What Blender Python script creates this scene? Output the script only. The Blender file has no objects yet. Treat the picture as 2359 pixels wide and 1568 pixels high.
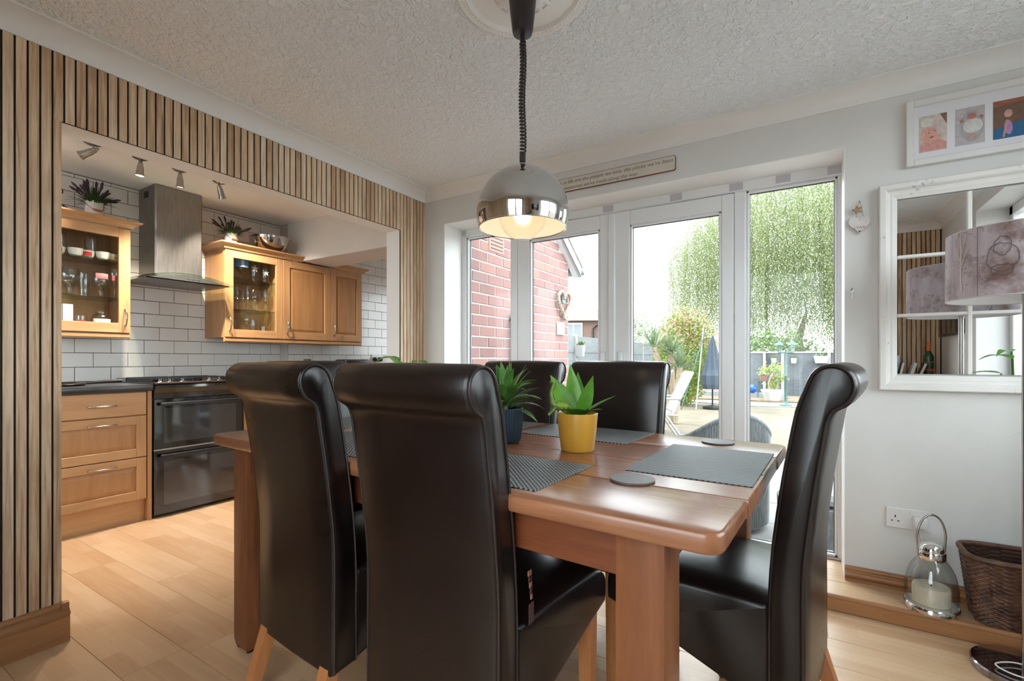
import bpy, bmesh, math, random
from mathutils import Vector, Matrix, Euler
random.seed(7)
R = math.radians
PI = math.pi
scene = bpy.context.scene
C = scene.collection

# ------------------------------------------------------------------ camera
cam_d = bpy.data.cameras.new('camera')
cam_d.sensor_width = 36.0
cam_d.lens = 1093.0 / 2359.0 * 36.0
cam_d.shift_y = 42.5 / 2359.0
cam_d.clip_start = 0.02
cam_d.clip_end = 300
cam = bpy.data.objects.new('camera', cam_d)
C.objects.link(cam)
cam.location = (0, 0, 1.07)
cam.rotation_euler = (R(90), 0, R(31.54))
scene.camera = cam

# ------------------------------------------------------------------ sky, sun, exposure
world = bpy.data.worlds.new('overcast_sky')
scene.world = world
world.use_nodes = True
wn = world.node_tree.nodes
wn['Background'].inputs['Color'].default_value = (0.86, 0.94, 1.0, 1)
wn['Background'].inputs['Strength'].default_value = 1.35
sun_d = bpy.data.lights.new('sun', 'SUN')
sun_d.energy = 0.9
sun_d.angle = R(6)
sun_d.color = (1.0, 0.95, 0.86)
sun = bpy.data.objects.new('sun', sun_d)
C.objects.link(sun)
sun.rotation_euler = Vector((1.0, -0.06, -1.05)).to_track_quat('-Z', 'Y').to_euler()
vs = scene.view_settings
vs.view_transform = 'Standard'
vs.look = 'None'
vs.gamma = 1.0
vs.exposure = 2.62
vs.use_curve_mapping = False
scene.cycles.max_bounces = 14
scene.cycles.diffuse_bounces = 8
scene.cycles.transparent_max_bounces = 40

# ------------------------------------------------------------------ helpers
def tag(o, label=None, cat=None, group=None, kind=None):
    if label: o['label'] = label
    if cat: o['category'] = cat
    if group: o['group'] = group
    if kind: o['kind'] = kind
    return o

def empty(name, loc=(0, 0, 0), rz=0.0, label=None, cat=None, group=None):
    o = bpy.data.objects.new(name, None)
    o.empty_display_size = 0.05
    C.objects.link(o)
    o.location = loc
    o.rotation_euler = (0, 0, rz)
    return tag(o, label, cat, group)

def link(name, me, mat=None, parent=None):
    o = bpy.data.objects.new(name, me)
    C.objects.link(o)
    if mat is not None and not me.materials:
        me.materials.append(mat)
    if parent is not None:
        o.parent = parent
    return o

def catmull(pts, n=4, closed=False):
    out = []
    m = len(pts)
    rng = range(m) if closed else range(m - 1)
    for i in rng:
        if closed:
            p0, p1, p2, p3 = pts[(i - 1) % m], pts[i], pts[(i + 1) % m], pts[(i + 2) % m]
        else:
            p0, p1, p2, p3 = pts[max(i - 1, 0)], pts[i], pts[i + 1], pts[min(i + 2, m - 1)]
        for k in range(n):
            t = k / n
            out.append(tuple(0.5 * ((2 * b) + (-a + c) * t + (2 * a - 5 * b + 4 * c - d) * t * t + (-a + 3 * b - 3 * c + d) * t ** 3)
                             for a, b, c, d in zip(p0, p1, p2, p3)))
    if not closed:
        out.append(tuple(pts[-1]))
    return out

class MB:
    """collects geometry of ONE mesh; o = origin subtracted from every point"""
    def __init__(s, o=(0, 0, 0)):
        s.v, s.f, s.o = [], [], Vector(o)
    def add(s, verts, faces, M=None):
        b = len(s.v)
        for p in verts:
            p = Vector(p)
            if M is not None: p = M @ p
            s.v.append(tuple(p - s.o))
        s.f += [tuple(b + i for i in f) for f in faces]
        return s
    def box(s, a, b, bev=0.0, M=None, seg=1):
        x0, x1 = sorted((a[0], b[0])); y0, y1 = sorted((a[1], b[1])); z0, z1 = sorted((a[2], b[2]))
        if bev <= 0:
            vs_ = [(x0, y0, z0), (x1, y0, z0), (x1, y1, z0), (x0, y1, z0), (x0, y0, z1), (x1, y0, z1), (x1, y1, z1), (x0, y1, z1)]
            return s.add(vs_, [(0, 3, 2, 1), (4, 5, 6, 7), (0, 1, 5, 4), (1, 2, 6, 5), (2, 3, 7, 6), (3, 0, 4, 7)], M)
        bm = bmesh.new()
        bmesh.ops.create_cube(bm, size=1.0)
        for v in bm.verts:
            v.co = Vector(((x0 + x1) / 2 + v.co.x * (x1 - x0), (y0 + y1) / 2 + v.co.y * (y1 - y0), (z0 + z1) / 2 + v.co.z * (z1 - z0)))
        bmesh.ops.bevel(bm, geom=bm.edges[:], offset=bev, segments=seg, affect='EDGES', profile=0.5)
        bm.verts.index_update()
        s.add([v.co.copy() for v in bm.verts], [[v.index for v in f.verts] for f in bm.faces], M)
        bm.free()
        return s
    def prism(s, poly, a0, a1, axis='x', M=None):
        """poly in the two other axes (in xyz order), extruded from a0 to a1 along axis"""
        def P(p, a):
            return {'x': (a, p[0], p[1]), 'y': (p[0], a, p[1]), 'z': (p[0], p[1], a)}[axis]
        n = len(poly)
        vs_ = [P(p, a0) for p in poly] + [P(p, a1) for p in poly]
        fs = [tuple(range(n)), tuple(range(2 * n - 1, n - 1, -1))] + [(i, i + n, (i + 1) % n + n, (i + 1) % n) for i in range(n)]
        return s.add(vs_, fs, M)
    def lathe(s, prof, n=32, c=(0, 0, 0), M=None, close=False):
        """prof: list of (r, z) from bottom to top"""
        vs_, fs = [], []
        m = len(prof)
        for r, z in prof:
            for k in range(n):
                a = 2 * PI * k / n
                vs_.append((c[0] + r * math.cos(a), c[1] + r * math.sin(a), c[2] + z))
        rows = m if close else m - 1
        for i in range(rows):
            for k in range(n):
                j, q = (i + 1) % m, (k + 1) % n
                fs.append((i * n + k, i * n + q, j * n + q, j * n + k))
        if not close:
            if prof[0][0] > 1e-6: fs.append(tuple(range(n - 1, -1, -1)))
            if prof[-1][0] > 1e-6: fs.append(tuple((m - 1) * n + k for k in range(n)))
        return s.add(vs_, fs, M)
    def shell(s, prof, n=32, c=(0, 0, 0), M=None):
        """lathe with no caps"""
        vs_, fs = [], []
        for r, z in prof:
            for k in range(n):
                a = 2 * PI * k / n
                vs_.append((c[0] + r * math.cos(a), c[1] + r * math.sin(a), c[2] + z))
        for i in range(len(prof) - 1):
            for k in range(n):
                q = (k + 1) % n
                fs.append((i * n + k, i * n + q, (i + 1) * n + q, (i + 1) * n + k))
        return s.add(vs_, fs, M)
    def tube(s, pts, r, n=8, closed=False, M=None, radii=None):
        pts = [Vector(p) for p in pts]
        m = len(pts)
        vs_, fs = [], []
        ref = None
        for i, p in enumerate(pts):
            if closed: t = pts[(i + 1) % m] - pts[(i - 1) % m]
            else: t = pts[min(i + 1, m - 1)] - pts[max(i - 1, 0)]
            t.normalize()
            if ref is None:
                ref = Vector((0, 0, 1)) if abs(t.z) < 0.9 else Vector((1, 0, 0))
            u = (ref - t * ref.dot(t)).normalized()
            w = t.cross(u)
            ref = u
            rr = radii[i] if radii else r
            for k in range(n):
                a = 2 * PI * k / n
                vs_.append(tuple(p + (u * math.cos(a) + w * math.sin(a)) * rr))
        for i in range(m if closed else m - 1):
            j = (i + 1) % m
            for k in range(n):
                q = (k + 1) % n
                fs.append((i * n + k, i * n + q, j * n + q, j * n + k))
        if not closed:
            fs.append(tuple(range(n - 1, -1, -1)))
            fs.append(tuple((m - 1) * n + k for k in range(n)))
        return s.add(vs_, fs, M)
    def ball(s, c, r, nu=16, nv=10, sc=(1, 1, 1), M=None):
        prof = [(math.sin(PI * i / nv), -math.cos(PI * i / nv)) for i in range(nv + 1)]
        vs_, fs = [], []
        for rr, z in prof:
            for k in range(nu):
                a = 2 * PI * k / nu
                vs_.append((c[0] + r * sc[0] * rr * math.cos(a), c[1] + r * sc[1] * rr * math.sin(a), c[2] + r * sc[2] * z))
        for i in range(nv):
            for k in range(nu):
                q = (k + 1) % nu
                fs.append((i * nu + k, i * nu + q, (i + 1) * nu + q, (i + 1) * nu + k))
        return s.add(vs_, fs, M)
    def loft(s, rings, cap=True, M=None):
        n = len(rings[0])
        vs_ = [p for r in rings for p in r]
        fs = []
        for i in range(len(rings) - 1):
            for k in range(n):
                q = (k + 1) % n
                fs.append((i * n + k, i * n + q, (i + 1) * n + q, (i + 1) * n + k))
        if cap:
            fs.append(tuple(range(n - 1, -1, -1)))
            fs.append(tuple((len(rings) - 1) * n + k for k in range(n)))
        return s.add(vs_, fs, M)
    def leaf(s, base, d, length, width, droop=0.3, up=(0, 0, 1), n=6, fold=0.25, tipw=0.0, shape=0.45):
        """a curved blade; d = start direction"""
        d = Vector(d).normalized(); up = Vector(up)
        p = Vector(base)
        side = d.cross(up)
        if side.length < 1e-4: side = Vector((1, 0, 0))
        side.normalize()
        vs_, fs = [], []
        step = length / n
        for i in range(n + 1):
            t = i / n
            w = width * 0.5 * (max(0.0, math.sin(PI * min(1, (t ** shape if t > 0 else 0) * 0.97 + 0.03)))) + tipw * t
            if i == n: w = 0.0006
            nrm = side.cross(d).normalized()
            vs_ += [tuple(p - side * w + nrm * w * fold), tuple(p), tuple(p + side * w + nrm * w * fold)]
            d = (d + Vector((0, 0, -1)) * droop / n).normalized()
            p = p + d * step
        for i in range(n):
            b = i * 3
            fs += [(b, b + 1, b + 4, b + 3), (b + 1, b + 2, b + 5, b + 4)]
        return s.add(vs_, fs)
    def mesh(s, name, smooth=0):
        me = bpy.data.meshes.new(name)
        me.from_pydata(s.v, [], s.f)
        me.update()
        bm = bmesh.new(); bm.from_mesh(me)
        bmesh.ops.recalc_face_normals(bm, faces=bm.faces)
        bm.to_mesh(me); bm.free()
        if smooth:
            me.polygons.foreach_set('use_smooth', [True] * len(me.polygons))
            me.set_sharp_from_angle(angle=R(smooth))
        return me
    def build(s, name, mat, parent=None, smooth=0):
        return link(name, s.mesh(name, smooth), mat, parent)

def B(a, b, bev=0.0, o=(0, 0, 0), M=None, seg=1):
    return MB(o).box(a, b, bev, M, seg)

def structure(o):
    o['kind'] = 'structure'
    return o

def copy_tree(o, parent=None):
    c = o.copy(); C.objects.link(c)
    if parent is not None: c.parent = parent
    for ch in list(o.children): copy_tree(ch, c)
    return c

# ------------------------------------------------------------------ materials
def new_mat(name):
    m = bpy.data.materials.new(name)
    m.use_nodes = True
    nt = m.node_tree
    return m, nt, nt.nodes['Principled BSDF']

def pbr(name, col, rough=0.5, metal=0.0, spec=0.5, coat=0.0, emit=None, emit_s=0.0, sub=0.0):
    m, nt, p = new_mat(name)
    p.inputs['Base Color'].default_value = (*col, 1)
    p.inputs['Roughness'].default_value = rough
    p.inputs['Metallic'].default_value = metal
    p.inputs['Specular IOR Level'].default_value = spec
    p.inputs['Coat Weight'].default_value = coat
    if emit:
        p.inputs['Emission Color'].default_value = (*emit, 1)
        p.inputs['Emission Strength'].default_value = emit_s
    return m

def coords(nt, scale=(1, 1, 1), rand=True):
    """object coordinates, moved by a random amount for each object, stretched by scale"""
    tc = nt.nodes.new('ShaderNodeTexCoord')
    mp = nt.nodes.new('ShaderNodeMapping')
    mp.inputs['Scale'].default_value = scale
    nt.links.new(tc.outputs['Object'], mp.inputs['Vector'])
    info = nt.nodes.new('ShaderNodeObjectInfo')
    if rand:
        mul = nt.nodes.new('ShaderNodeVectorMath'); mul.operation = 'SCALE'
        mul.inputs[0].default_value = (37.0, 53.0, 71.0)
        nt.links.new(info.outputs['Random'], mul.inputs['Scale'])
        nt.links.new(mul.outputs['Vector'], mp.inputs['Location'])
    return mp.outputs['Vector'], info.outputs['Random']

def ramp(nt, fac, stops):
    r = nt.nodes.new('ShaderNodeValToRGB')
    el = r.color_ramp.elements
    while len(el) < len(stops): el.new(0.5)
    for e, (pos, col) in zip(el, stops):
        e.position = pos; e.color = (*col, 1)
    nt.links.new(fac, r.inputs['Fac'])
    return r.outputs['Color']

def noise(nt, vec, scale, detail=4, rough=0.55, dist=0.0):
    n = nt.nodes.new('ShaderNodeTexNoise')
    n.inputs['Scale'].default_value = scale
    n.inputs['Detail'].default_value = detail
    n.inputs['Roughness'].default_value = rough
    n.inputs['Distortion'].default_value = dist
    nt.links.new(vec, n.inputs['Vector'])
    return n.outputs['Fac']

def mix(nt, fac, a, b, mode='MIX'):
    n = nt.nodes.new('ShaderNodeMix'); n.data_type = 'RGBA'; n.blend_type = mode
    for sock, v in ((n.inputs[0], fac), (n.inputs[6], a), (n.inputs[7], b)):
        if isinstance(v, (int, float)): sock.default_value = v
        elif isinstance(v, tuple): sock.default_value = (*v, 1)
        else: nt.links.new(v, sock)
    return n.outputs[2]

def bump(nt, p, h, strength=0.2, dist=0.002):
    b = nt.nodes.new('ShaderNodeBump')
    b.inputs['Strength'].default_value = strength
    b.inputs['Distance'].default_value = dist
    nt.links.new(h, b.inputs['Height'])
    nt.links.new(b.outputs['Normal'], p.inputs['Normal'])

def wood(name, dark, light, scale=(1, 12, 12), nscale=3.0, rough=0.45, tone=0.25, tone_dark=None, tone_light=None, bmp=0.12, spec=0.5, coat=0.0, detail=6):
    """grain runs along the axis with the small scale; each object gets its own tone"""
    m, nt, p = new_mat(name)
    vec, rnd = coords(nt, scale)
    f = noise(nt, vec, nscale, detail, 0.6, 0.6)
    col = ramp(nt, f, [(0.28, dark), (0.72, light)])
    td = tone_dark or tuple(c * 0.72 for c in dark)
    tl = tone_light or light
    t = ramp(nt, rnd, [(0.0, td), (1.0, tl)])
    col = mix(nt, tone, col, t)
    nt.links.new(col, p.inputs['Base Color'])
    p.inputs['Roughness'].default_value = rough
    p.inputs['Specular IOR Level'].default_value = spec
    p.inputs['Coat Weight'].default_value = coat
    p.inputs['Coat Roughness'].default_value = 0.2
    bump(nt, p, f, bmp, 0.001)
    return m

def mottled(name, a, b, scale=6, rough=0.6, lo=0.35, hi=0.65, bmp=0.0, bdist=0.002, metal=0.0, tone=0.0, stretch=(1, 1, 1), spec=0.5):
    m, nt, p = new_mat(name)
    vec, rnd = coords(nt, stretch)
    f = noise(nt, vec, scale, 5, 0.6)
    col = ramp(nt, f, [(lo, a), (hi, b)])
    if tone:
        t = ramp(nt, rnd, [(0.0, a), (1.0, b)])
        col = mix(nt, tone, col, t)
    nt.links.new(col, p.inputs['Base Color'])
    p.inputs['Roughness'].default_value = rough
    p.inputs['Metallic'].default_value = metal
    p.inputs['Specular IOR Level'].default_value = spec
    if bmp: bump(nt, p, f, bmp, bdist)
    return m

def glass(name, tint=(1, 1, 1), refl=1.0, rough=0.0, ior=1.45):
    """thin pane: clear body with a fresnel sheen"""
    m, nt, p = new_mat(name)
    nt.nodes.remove(p)
    out = nt.nodes['Material Output']
    tr = nt.nodes.new('ShaderNodeBsdfTransparent'); tr.inputs['Color'].default_value = (*tint, 1)
    gl = nt.nodes.new('ShaderNodeBsdfGlossy'); gl.inputs['Roughness'].default_value = rough
    lw = nt.nodes.new('ShaderNodeLayerWeight'); lw.inputs['Blend'].default_value = 0.5
    pw = nt.nodes.new('ShaderNodeMath'); pw.operation = 'POWER'; pw.inputs[1].default_value = 5.0
    nt.links.new(lw.outputs['Facing'], pw.inputs[0])
    f0 = ((ior - 1) / (ior + 1)) ** 2 * refl
    mu = nt.nodes.new('ShaderNodeMath'); mu.operation = 'MULTIPLY_ADD'; mu.inputs[1].default_value = 0.9 * min(1.0, refl); mu.inputs[2].default_value = f0; mu.use_clamp = True
    nt.links.new(pw.outputs[0], mu.inputs[0])
    mx = nt.nodes.new('ShaderNodeMixShader')
    nt.links.new(mu.outputs[0], mx.inputs['Fac'])
    nt.links.new(tr.outputs[0], mx.inputs[1]); nt.links.new(gl.outputs[0], mx.inputs[2])
    nt.links.new(mx.outputs[0], out.inputs['Surface'])
    return m

def leafy(name, a, b, rough=0.45, trans=0.35, scale=8):
    m, nt, p = new_mat(name)
    vec, rnd = coords(nt)
    col = mix(nt, 0.5, ramp(nt, noise(nt, vec, scale, 3), [(0.3, a), (0.7, b)]), ramp(nt, rnd, [(0, a), (1, b)]))
    nt.links.new(col, p.inputs['Base Color'])
    p.inputs['Roughness'].default_value = rough
    out = nt.nodes['Material Output']
    tl = nt.nodes.new('ShaderNodeBsdfTranslucent')
    nt.links.new(col, tl.inputs['Color'])
    mx = nt.nodes.new('ShaderNodeMixShader'); mx.inputs['Fac'].default_value = trans
    nt.links.new(p.outputs[0], mx.inputs[1]); nt.links.new(tl.outputs[0], mx.inputs[2])
    nt.links.new(mx.outputs[0], out.inputs['Surface'])
    return m

M = {}
M['wall'] = mottled('grey_wall_paint', (0.66, 0.655, 0.64), (0.70, 0.695, 0.68), 3, 0.75)
M['white'] = pbr('white_paint', (0.82, 0.815, 0.80), 0.55)
M['cream'] = pbr('cream_paint', (0.79, 0.785, 0.765), 0.6)
M['upvc'] = pbr('white_upvc', (0.74, 0.75, 0.76), 0.28)
M['seal'] = pbr('dark_glazing_seal', (0.03, 0.035, 0.035), 0.5)
M['pane'] = glass('window_glass', (0.97, 0.985, 0.98), 0.3)
M['glassware'] = glass('glassware', (0.90, 0.915, 0.91), 3.2, 0.06, 1.5)
M['shelf_glass'] = glass('green_edge_glass', (0.80, 0.88, 0.84), 1.0)
M['dark'] = pbr('slat_backing', (0.012, 0.010, 0.010), 0.85)
M['black'] = pbr('black_plastic', (0.012, 0.012, 0.013), 0.35)
M['black_gloss'] = pbr('black_gloss', (0.006, 0.006, 0.007), 0.06, spec=0.8)
M['chrome'] = pbr('chrome', (0.78, 0.78, 0.78), 0.06, 1.0)
M['steel'] = mottled('brushed_steel', (0.26, 0.25, 0.24), (0.34, 0.325, 0.31), 9, 0.38, metal=1.0, stretch=(14, 14, 1))
M['satin'] = pbr('satin_nickel', (0.40, 0.385, 0.365), 0.24, 1.0)
M['mirror'] = pbr('mirror_silver', (0.86, 0.87, 0.87), 0.01, 1.0)

def ceiling_mat():
    m, nt, p = new_mat('artex_ceiling')
    vec, _ = coords(nt, rand=False)
    f = noise(nt, vec, 40, 3, 0.5, 0.9)
    f2 = noise(nt, vec, 95, 2, 0.5, 0.5)
    mx = nt.nodes.new('ShaderNodeMath'); mx.operation = 'MULTIPLY_ADD'
    nt.links.new(f2, mx.inputs[0]); mx.inputs[1].default_value = 0.35; nt.links.new(f, mx.inputs[2])
    r = ramp(nt, mx.outputs[0], [(0.42, (0, 0, 0)), (0.78, (1, 1, 1))])
    p.inputs['Base Color'].default_value = (0.83, 0.865, 0.895, 1)
    p.inputs['Roughness'].default_value = 0.7
    bump(nt, p, r, 0.9, 0.0085)
    return m
M['ceiling'] = ceiling_mat()

def slat_mat():
    m, nt, p = new_mat('rustic_slat_wood')
    vec, rnd = coords(nt, (26, 26, 0.9))
    f = noise(nt, vec, 4.0, 8, 0.66, 0.5)
    col = ramp(nt, f, [(0.34, (0.20, 0.095, 0.045)), (0.46, (0.54, 0.355, 0.215)), (0.60, (0.80, 0.635, 0.455))])
    vec2, _ = coords(nt, (1.5, 1.5, 1.2))
    g = noise(nt, vec2, 3.0, 3, 0.6)
    stain = ramp(nt, g, [(0.52, (0, 0, 0)), (0.72, (1, 1, 1))])
    col = mix(nt, stain, col, mix(nt, 0.6, col, (0.24, 0.125, 0.06)))
    t = ramp(nt, rnd, [(0.0, (0.34, 0.19, 0.095)), (0.35, (0.56, 0.365, 0.22)), (0.65, (0.72, 0.54, 0.37)), (1.0, (0.82, 0.69, 0.53))])
    col = mix(nt, 0.42, col, t)
    nt.links.new(col, p.inputs['Base Color'])
    p.inputs['Roughness'].default_value = 0.55
    bump(nt, p, f, 0.15, 0.001)
    return m
M['slat'] = slat_mat()

def floor_mat():
    m, nt, p = new_mat('oak_strip_laminate')
    tc = nt.nodes.new('ShaderNodeTexCoord')
    br = nt.nodes.new('ShaderNodeTexBrick')
    br.offset = 0.37; br.offset_frequency = 2; br.squash = 1.0
    br.inputs['Scale'].default_value = 1.0
    br.inputs['Brick Width'].default_value = 0.41
    br.inputs['Row Height'].default_value = 0.0635
    br.inputs['Mortar Size'].default_value = 0.0006
    br.inputs['Mortar Smooth'].default_value = 0.3
    br.inputs['Bias'].default_value = 0.0
    br.inputs['Color1'].default_value = (0, 0, 0, 1); br.inputs['Color2'].default_value = (1, 1, 1, 1)
    br.inputs['Mortar'].default_value = (0.2, 0.2, 0.2, 1)
    vec, rnd = coords(nt, (1.3, 16, 16))
    cx = nt.nodes.new('ShaderNodeCombineXYZ'); ml = nt.nodes.new('ShaderNodeMath'); ml.operation = 'MULTIPLY'; ml.inputs[1].default_value = 29.7
    nt.links.new(rnd, ml.inputs[0]); nt.links.new(ml.outputs[0], cx.inputs['X'])
    ad = nt.nodes.new('ShaderNodeVectorMath'); ad.operation = 'ADD'
    nt.links.new(tc.outputs['Object'], ad.inputs[0]); nt.links.new(cx.outputs[0], ad.inputs[1])
    nt.links.new(ad.outputs[0], br.inputs['Vector'])
    f = noise(nt, vec, 2.2, 6, 0.6, 0.5)
    grain = ramp(nt, f, [(0.3, (0.40, 0.235, 0.125)), (0.7, (0.57, 0.385, 0.23))])
    strip = ramp(nt, br.outputs['Color'], [(0.0, (0.40, 0.22, 0.11)), (1.0, (0.66, 0.47, 0.30))])
    col = mix(nt, 0.5, grain, strip)
    t = ramp(nt, rnd, [(0.0, (0.43, 0.24, 0.12)), (1.0, (0.64, 0.46, 0.30))])
    col = mix(nt, 0.28, col, t)
    nt.links.new(col, p.inputs['Base Color'])
    p.inputs['Roughness'].default_value = 0.30
    bump(nt, p, f, 0.05, 0.0006)
    return m
M['floor'] = floor_mat()
M['oak'] = wood('oak_skirting', (0.28, 0.115, 0.042), (0.41, 0.195, 0.078), (1.2, 14, 14), 2.5, 0.38)
M['oak_y'] = wood('oak_skirting_y', (0.30, 0.135, 0.052), (0.43, 0.22, 0.092), (14, 1.2, 14), 2.5, 0.38)
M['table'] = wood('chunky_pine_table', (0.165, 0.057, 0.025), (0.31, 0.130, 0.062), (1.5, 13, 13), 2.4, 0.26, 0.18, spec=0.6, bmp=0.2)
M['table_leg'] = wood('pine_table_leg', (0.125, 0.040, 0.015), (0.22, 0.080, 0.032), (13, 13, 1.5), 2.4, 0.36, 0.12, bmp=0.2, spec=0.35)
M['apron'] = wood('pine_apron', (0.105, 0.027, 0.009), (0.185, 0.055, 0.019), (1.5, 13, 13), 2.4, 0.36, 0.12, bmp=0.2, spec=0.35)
M['chair_leg'] = wood('honey_chair_leg', (0.34, 0.12, 0.04), (0.50, 0.21, 0.08), (14, 14, 1.5), 2.5, 0.32)
M['unit'] = wood('beech_unit_front', (0.40, 0.205, 0.085), (0.54, 0.31, 0.145), (10, 10, 1.0), 2.2, 0.38, 0.12)
M['unit_h'] = wood('beech_unit_rail', (0.42, 0.22, 0.095), (0.56, 0.325, 0.155), (10, 1.0, 10), 2.2, 0.38, 0.12)
M['unit_panel'] = wood('beech_unit_panel', (0.35, 0.165, 0.062), (0.49, 0.26, 0.11), (10, 10, 0.9), 2.2, 0.4, 0.12)

def leather_mat():
    m, nt, p = new_mat('dark_brown_leather')
    vec, rnd = coords(nt)
    vo = nt.nodes.new('ShaderNodeTexVoronoi'); vo.inputs['Scale'].default_value = 320
    nt.links.new(vec, vo.inputs['Vector'])
    f = noise(nt, vec, 5, 4, 0.55)
    col = ramp(nt, f, [(0.3, (0.0052, 0.0031, 0.0030)), (0.7, (0.0105, 0.0060, 0.0056))])
    nt.links.new(col, p.inputs['Base Color'])
    rr = nt.nodes.new('ShaderNodeMapRange')
    rr.inputs['To Min'].default_value = 0.25; rr.inputs['To Max'].default_value = 0.33
    nt.links.new(f, rr.inputs['Value']); nt.links.new(rr.outputs[0], p.inputs['Roughness'])
    p.inputs['Specular IOR Level'].default_value = 0.42
    p.inputs['Coat Weight'].default_value = 0.05
    p.inputs['Coat Roughness'].default_value = 0.2
    b1 = nt.nodes.new('ShaderNodeBump'); b1.inputs['Strength'].default_value = 0.10; b1.inputs['Distance'].default_value = 0.0006
    nt.links.new(vo.outputs['Distance'], b1.inputs['Height'])
    nt.links.new(b1.outputs['Normal'], p.inputs['Normal'])
    return m
M['leather'] = leather_mat()
M['tile'] = mottled('white_metro_tile', (0.70, 0.685, 0.66), (0.76, 0.745, 0.72), 2, 0.16, tone=0.4)
M['grout'] = pbr('dark_grout', (0.045, 0.034, 0.030), 0.9)
M['worktop'] = mottled('black_worktop', (0.018, 0.018, 0.020), (0.045, 0.045, 0.047), 220, 0.28)
def brick_mat():
    m, nt, p = new_mat('red_brick')
    vec, rnd = coords(nt)
    f = noise(nt, vec, 14, 5, 0.65)
    col = ramp(nt, rnd, [(0.0, (0.22, 0.115, 0.105)), (0.35, (0.26, 0.135, 0.12)), (0.65, (0.285, 0.15, 0.128)), (0.85, (0.31, 0.16, 0.125)), (1.0, (0.20, 0.135, 0.138))])
    col = mix(nt, ramp(nt, f, [(0.35, (0, 0, 0)), (0.75, (0.5, 0.5, 0.5))]), col, (0.29, 0.19, 0.17))
    nt.links.new(col, p.inputs['Base Color'])
    p.inputs['Roughness'].default_value = 0.9
    bump(nt, p, f, 0.5, 0.004)
    return m
M['brick'] = brick_mat()
M['mortar'] = mottled('pale_mortar', (0.40, 0.375, 0.355), (0.47, 0.44, 0.42), 60, 0.95)
# ================================================================== THE SETTING
XW, YW, ZC = -2.40, 2.67, 2.30            # slat wall, window wall, ceiling
XR, YB = 1.05, -0.28                      # right wall, back wall
XK, ZK = -4.29, 2.35                      # kitchen tile wall, kitchen ceiling
STEP = 0.062

# ---- floor: base slab and laminate planks
floor = structure(MB().box((-4.45, YB - 0.2, -0.12), (XR + 0.1, 2.90, -0.010)).box((-4.45, 2.90, -0.12), (-2.45, 4.66, -0.010)).build('floor', M['oak']))
_pl = {}
def plank(x0, y0, ln, wd, z, parent):
    key = (round(ln, 3), round(wd, 3))
    if key not in _pl:
        _pl[key] = MB().box((0, 0, -0.010), (ln - 0.0008, wd - 0.0008, 0), 0.0012).mesh('plank')
        _pl[key].materials.append(M['floor'])
    o = link('plank', _pl[key], None, parent)
    o.location = (x0, y0, z)
    return o
rng = random.Random(3)
for j in range(15):
    y0 = YB + 0.19 * j
    wd = min(0.19, 2.437 - y0)
    if wd <= 0.01: continue
    x = XK - rng.random() * 0.9
    while x < XR:
        a, b = max(x, XK), min(x + 1.2, XR)
        if b - a > 0.02: plank(a, y0, b - a, wd, 0.0, floor)
        x += 1.2
# ---- raised timber step along the window wall
step = structure(B((XW, 2.462, -0.005), (XR, 2.90, STEP - 0.010)).build('floor_step', M['oak']))
for j in range(3):
    x = XW - 0.35 * j - 0.2
    y0 = 2.462 + 0.1413 * j
    while x < XR:
        a, b = max(x, XW), min(x + 1.2, XR)
        if b - a > 0.02: plank(a, y0, b - a, 0.1413, STEP, step)
        x += 1.2
x = XW
for ln in (0.9, 1.3, 0.28, 0.97):
    MB().box((x, 2.437, 0.0), (x + ln - 0.002, 2.462, STEP - 0.012), 0.001).build('riser', M['oak'], step)
    x += ln
MB().tube([(XW, 2.449, STEP - 0.007), (XR, 2.449, STEP - 0.007)], 0.0125, 10).build('nosing', M['oak'], step, 40)

# ---- ceilings
ceiling = structure(B((XW - 0.14, YB - 0.1, ZC), (XR + 0.1, YW + 0.3, ZC + 0.12)).build('ceiling', M['ceiling']))
structure(B((XK - 0.15, YB - 0.1, ZK), (XW - 0.13, 4.62, ZK + 0.08)).build('ceiling_kitchen', M['white']))

# ---- slatted wall with the kitchen opening
Y0, Y1, ZO = 0.641, 2.424, 1.972
wl = MB()
wl.box((XW - 0.14, YB, 0), (XW - 0.014, Y0, ZC)).box((XW - 0.14, Y0, ZO), (XW - 0.014, Y1, ZC)).box((XW - 0.14, Y1, 0), (XW - 0.014, YW + 0.02, ZC))
wall_left = structure(wl.build('wall_left', M['cream']))
bk = MB()
bk.box((XW - 0.0145, YB, 0), (XW - 0.0045, Y0 - 0.0003, ZC)).box((XW - 0.0145, Y0 - 0.0003, ZO + 0.0003), (XW - 0.0045, Y1 + 0.0003, ZC)).box((XW - 0.0145, Y1 + 0.0003, 0), (XW - 0.0045, YW, ZC))
bk.build('slat_backing', M['dark'], wall_left)
_sl = {}
def slat(w, z0, z1):
    key = (round(w, 4), round(z0, 3), round(z1, 3))
    if key not in _sl:
        _sl[key] = MB().box((0, 0, z0), (0.0045, w, z1), 0.0008).mesh('slat')
        _sl[key].materials.append(M['slat'])
    return _sl[key]
PIT, GAP = 0.03335, 0.0060
ys = 0.4819 + GAP / 2 - 23 * PIT
while ys < YW - 0.004:
    a, b = ys, min(ys + PIT - GAP, YW)
    c = (a + b) / 2
    def put(p, q, z0, z1):
        if q - p < 0.003: return
        o = link('slat', slat(q - p, z0, z1), None, wall_left); o.location = (XW - 0.0045, p, 0)
    if b > YB:
        if b <= Y0 + 0.001: put(a, b, 0.145, 2.226)
        elif a < Y0: put(a, Y0, 0.145, ZO); put(a, b, ZO, 2.226)
        elif b <= Y1: put(a, b, ZO, 2.226)
        elif a < Y1: put(a, b, ZO, 2.226); put(Y1, b, 0.145, ZO)
        else: put(a, b, 0.145, 2.226)
    ys += PIT

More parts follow.
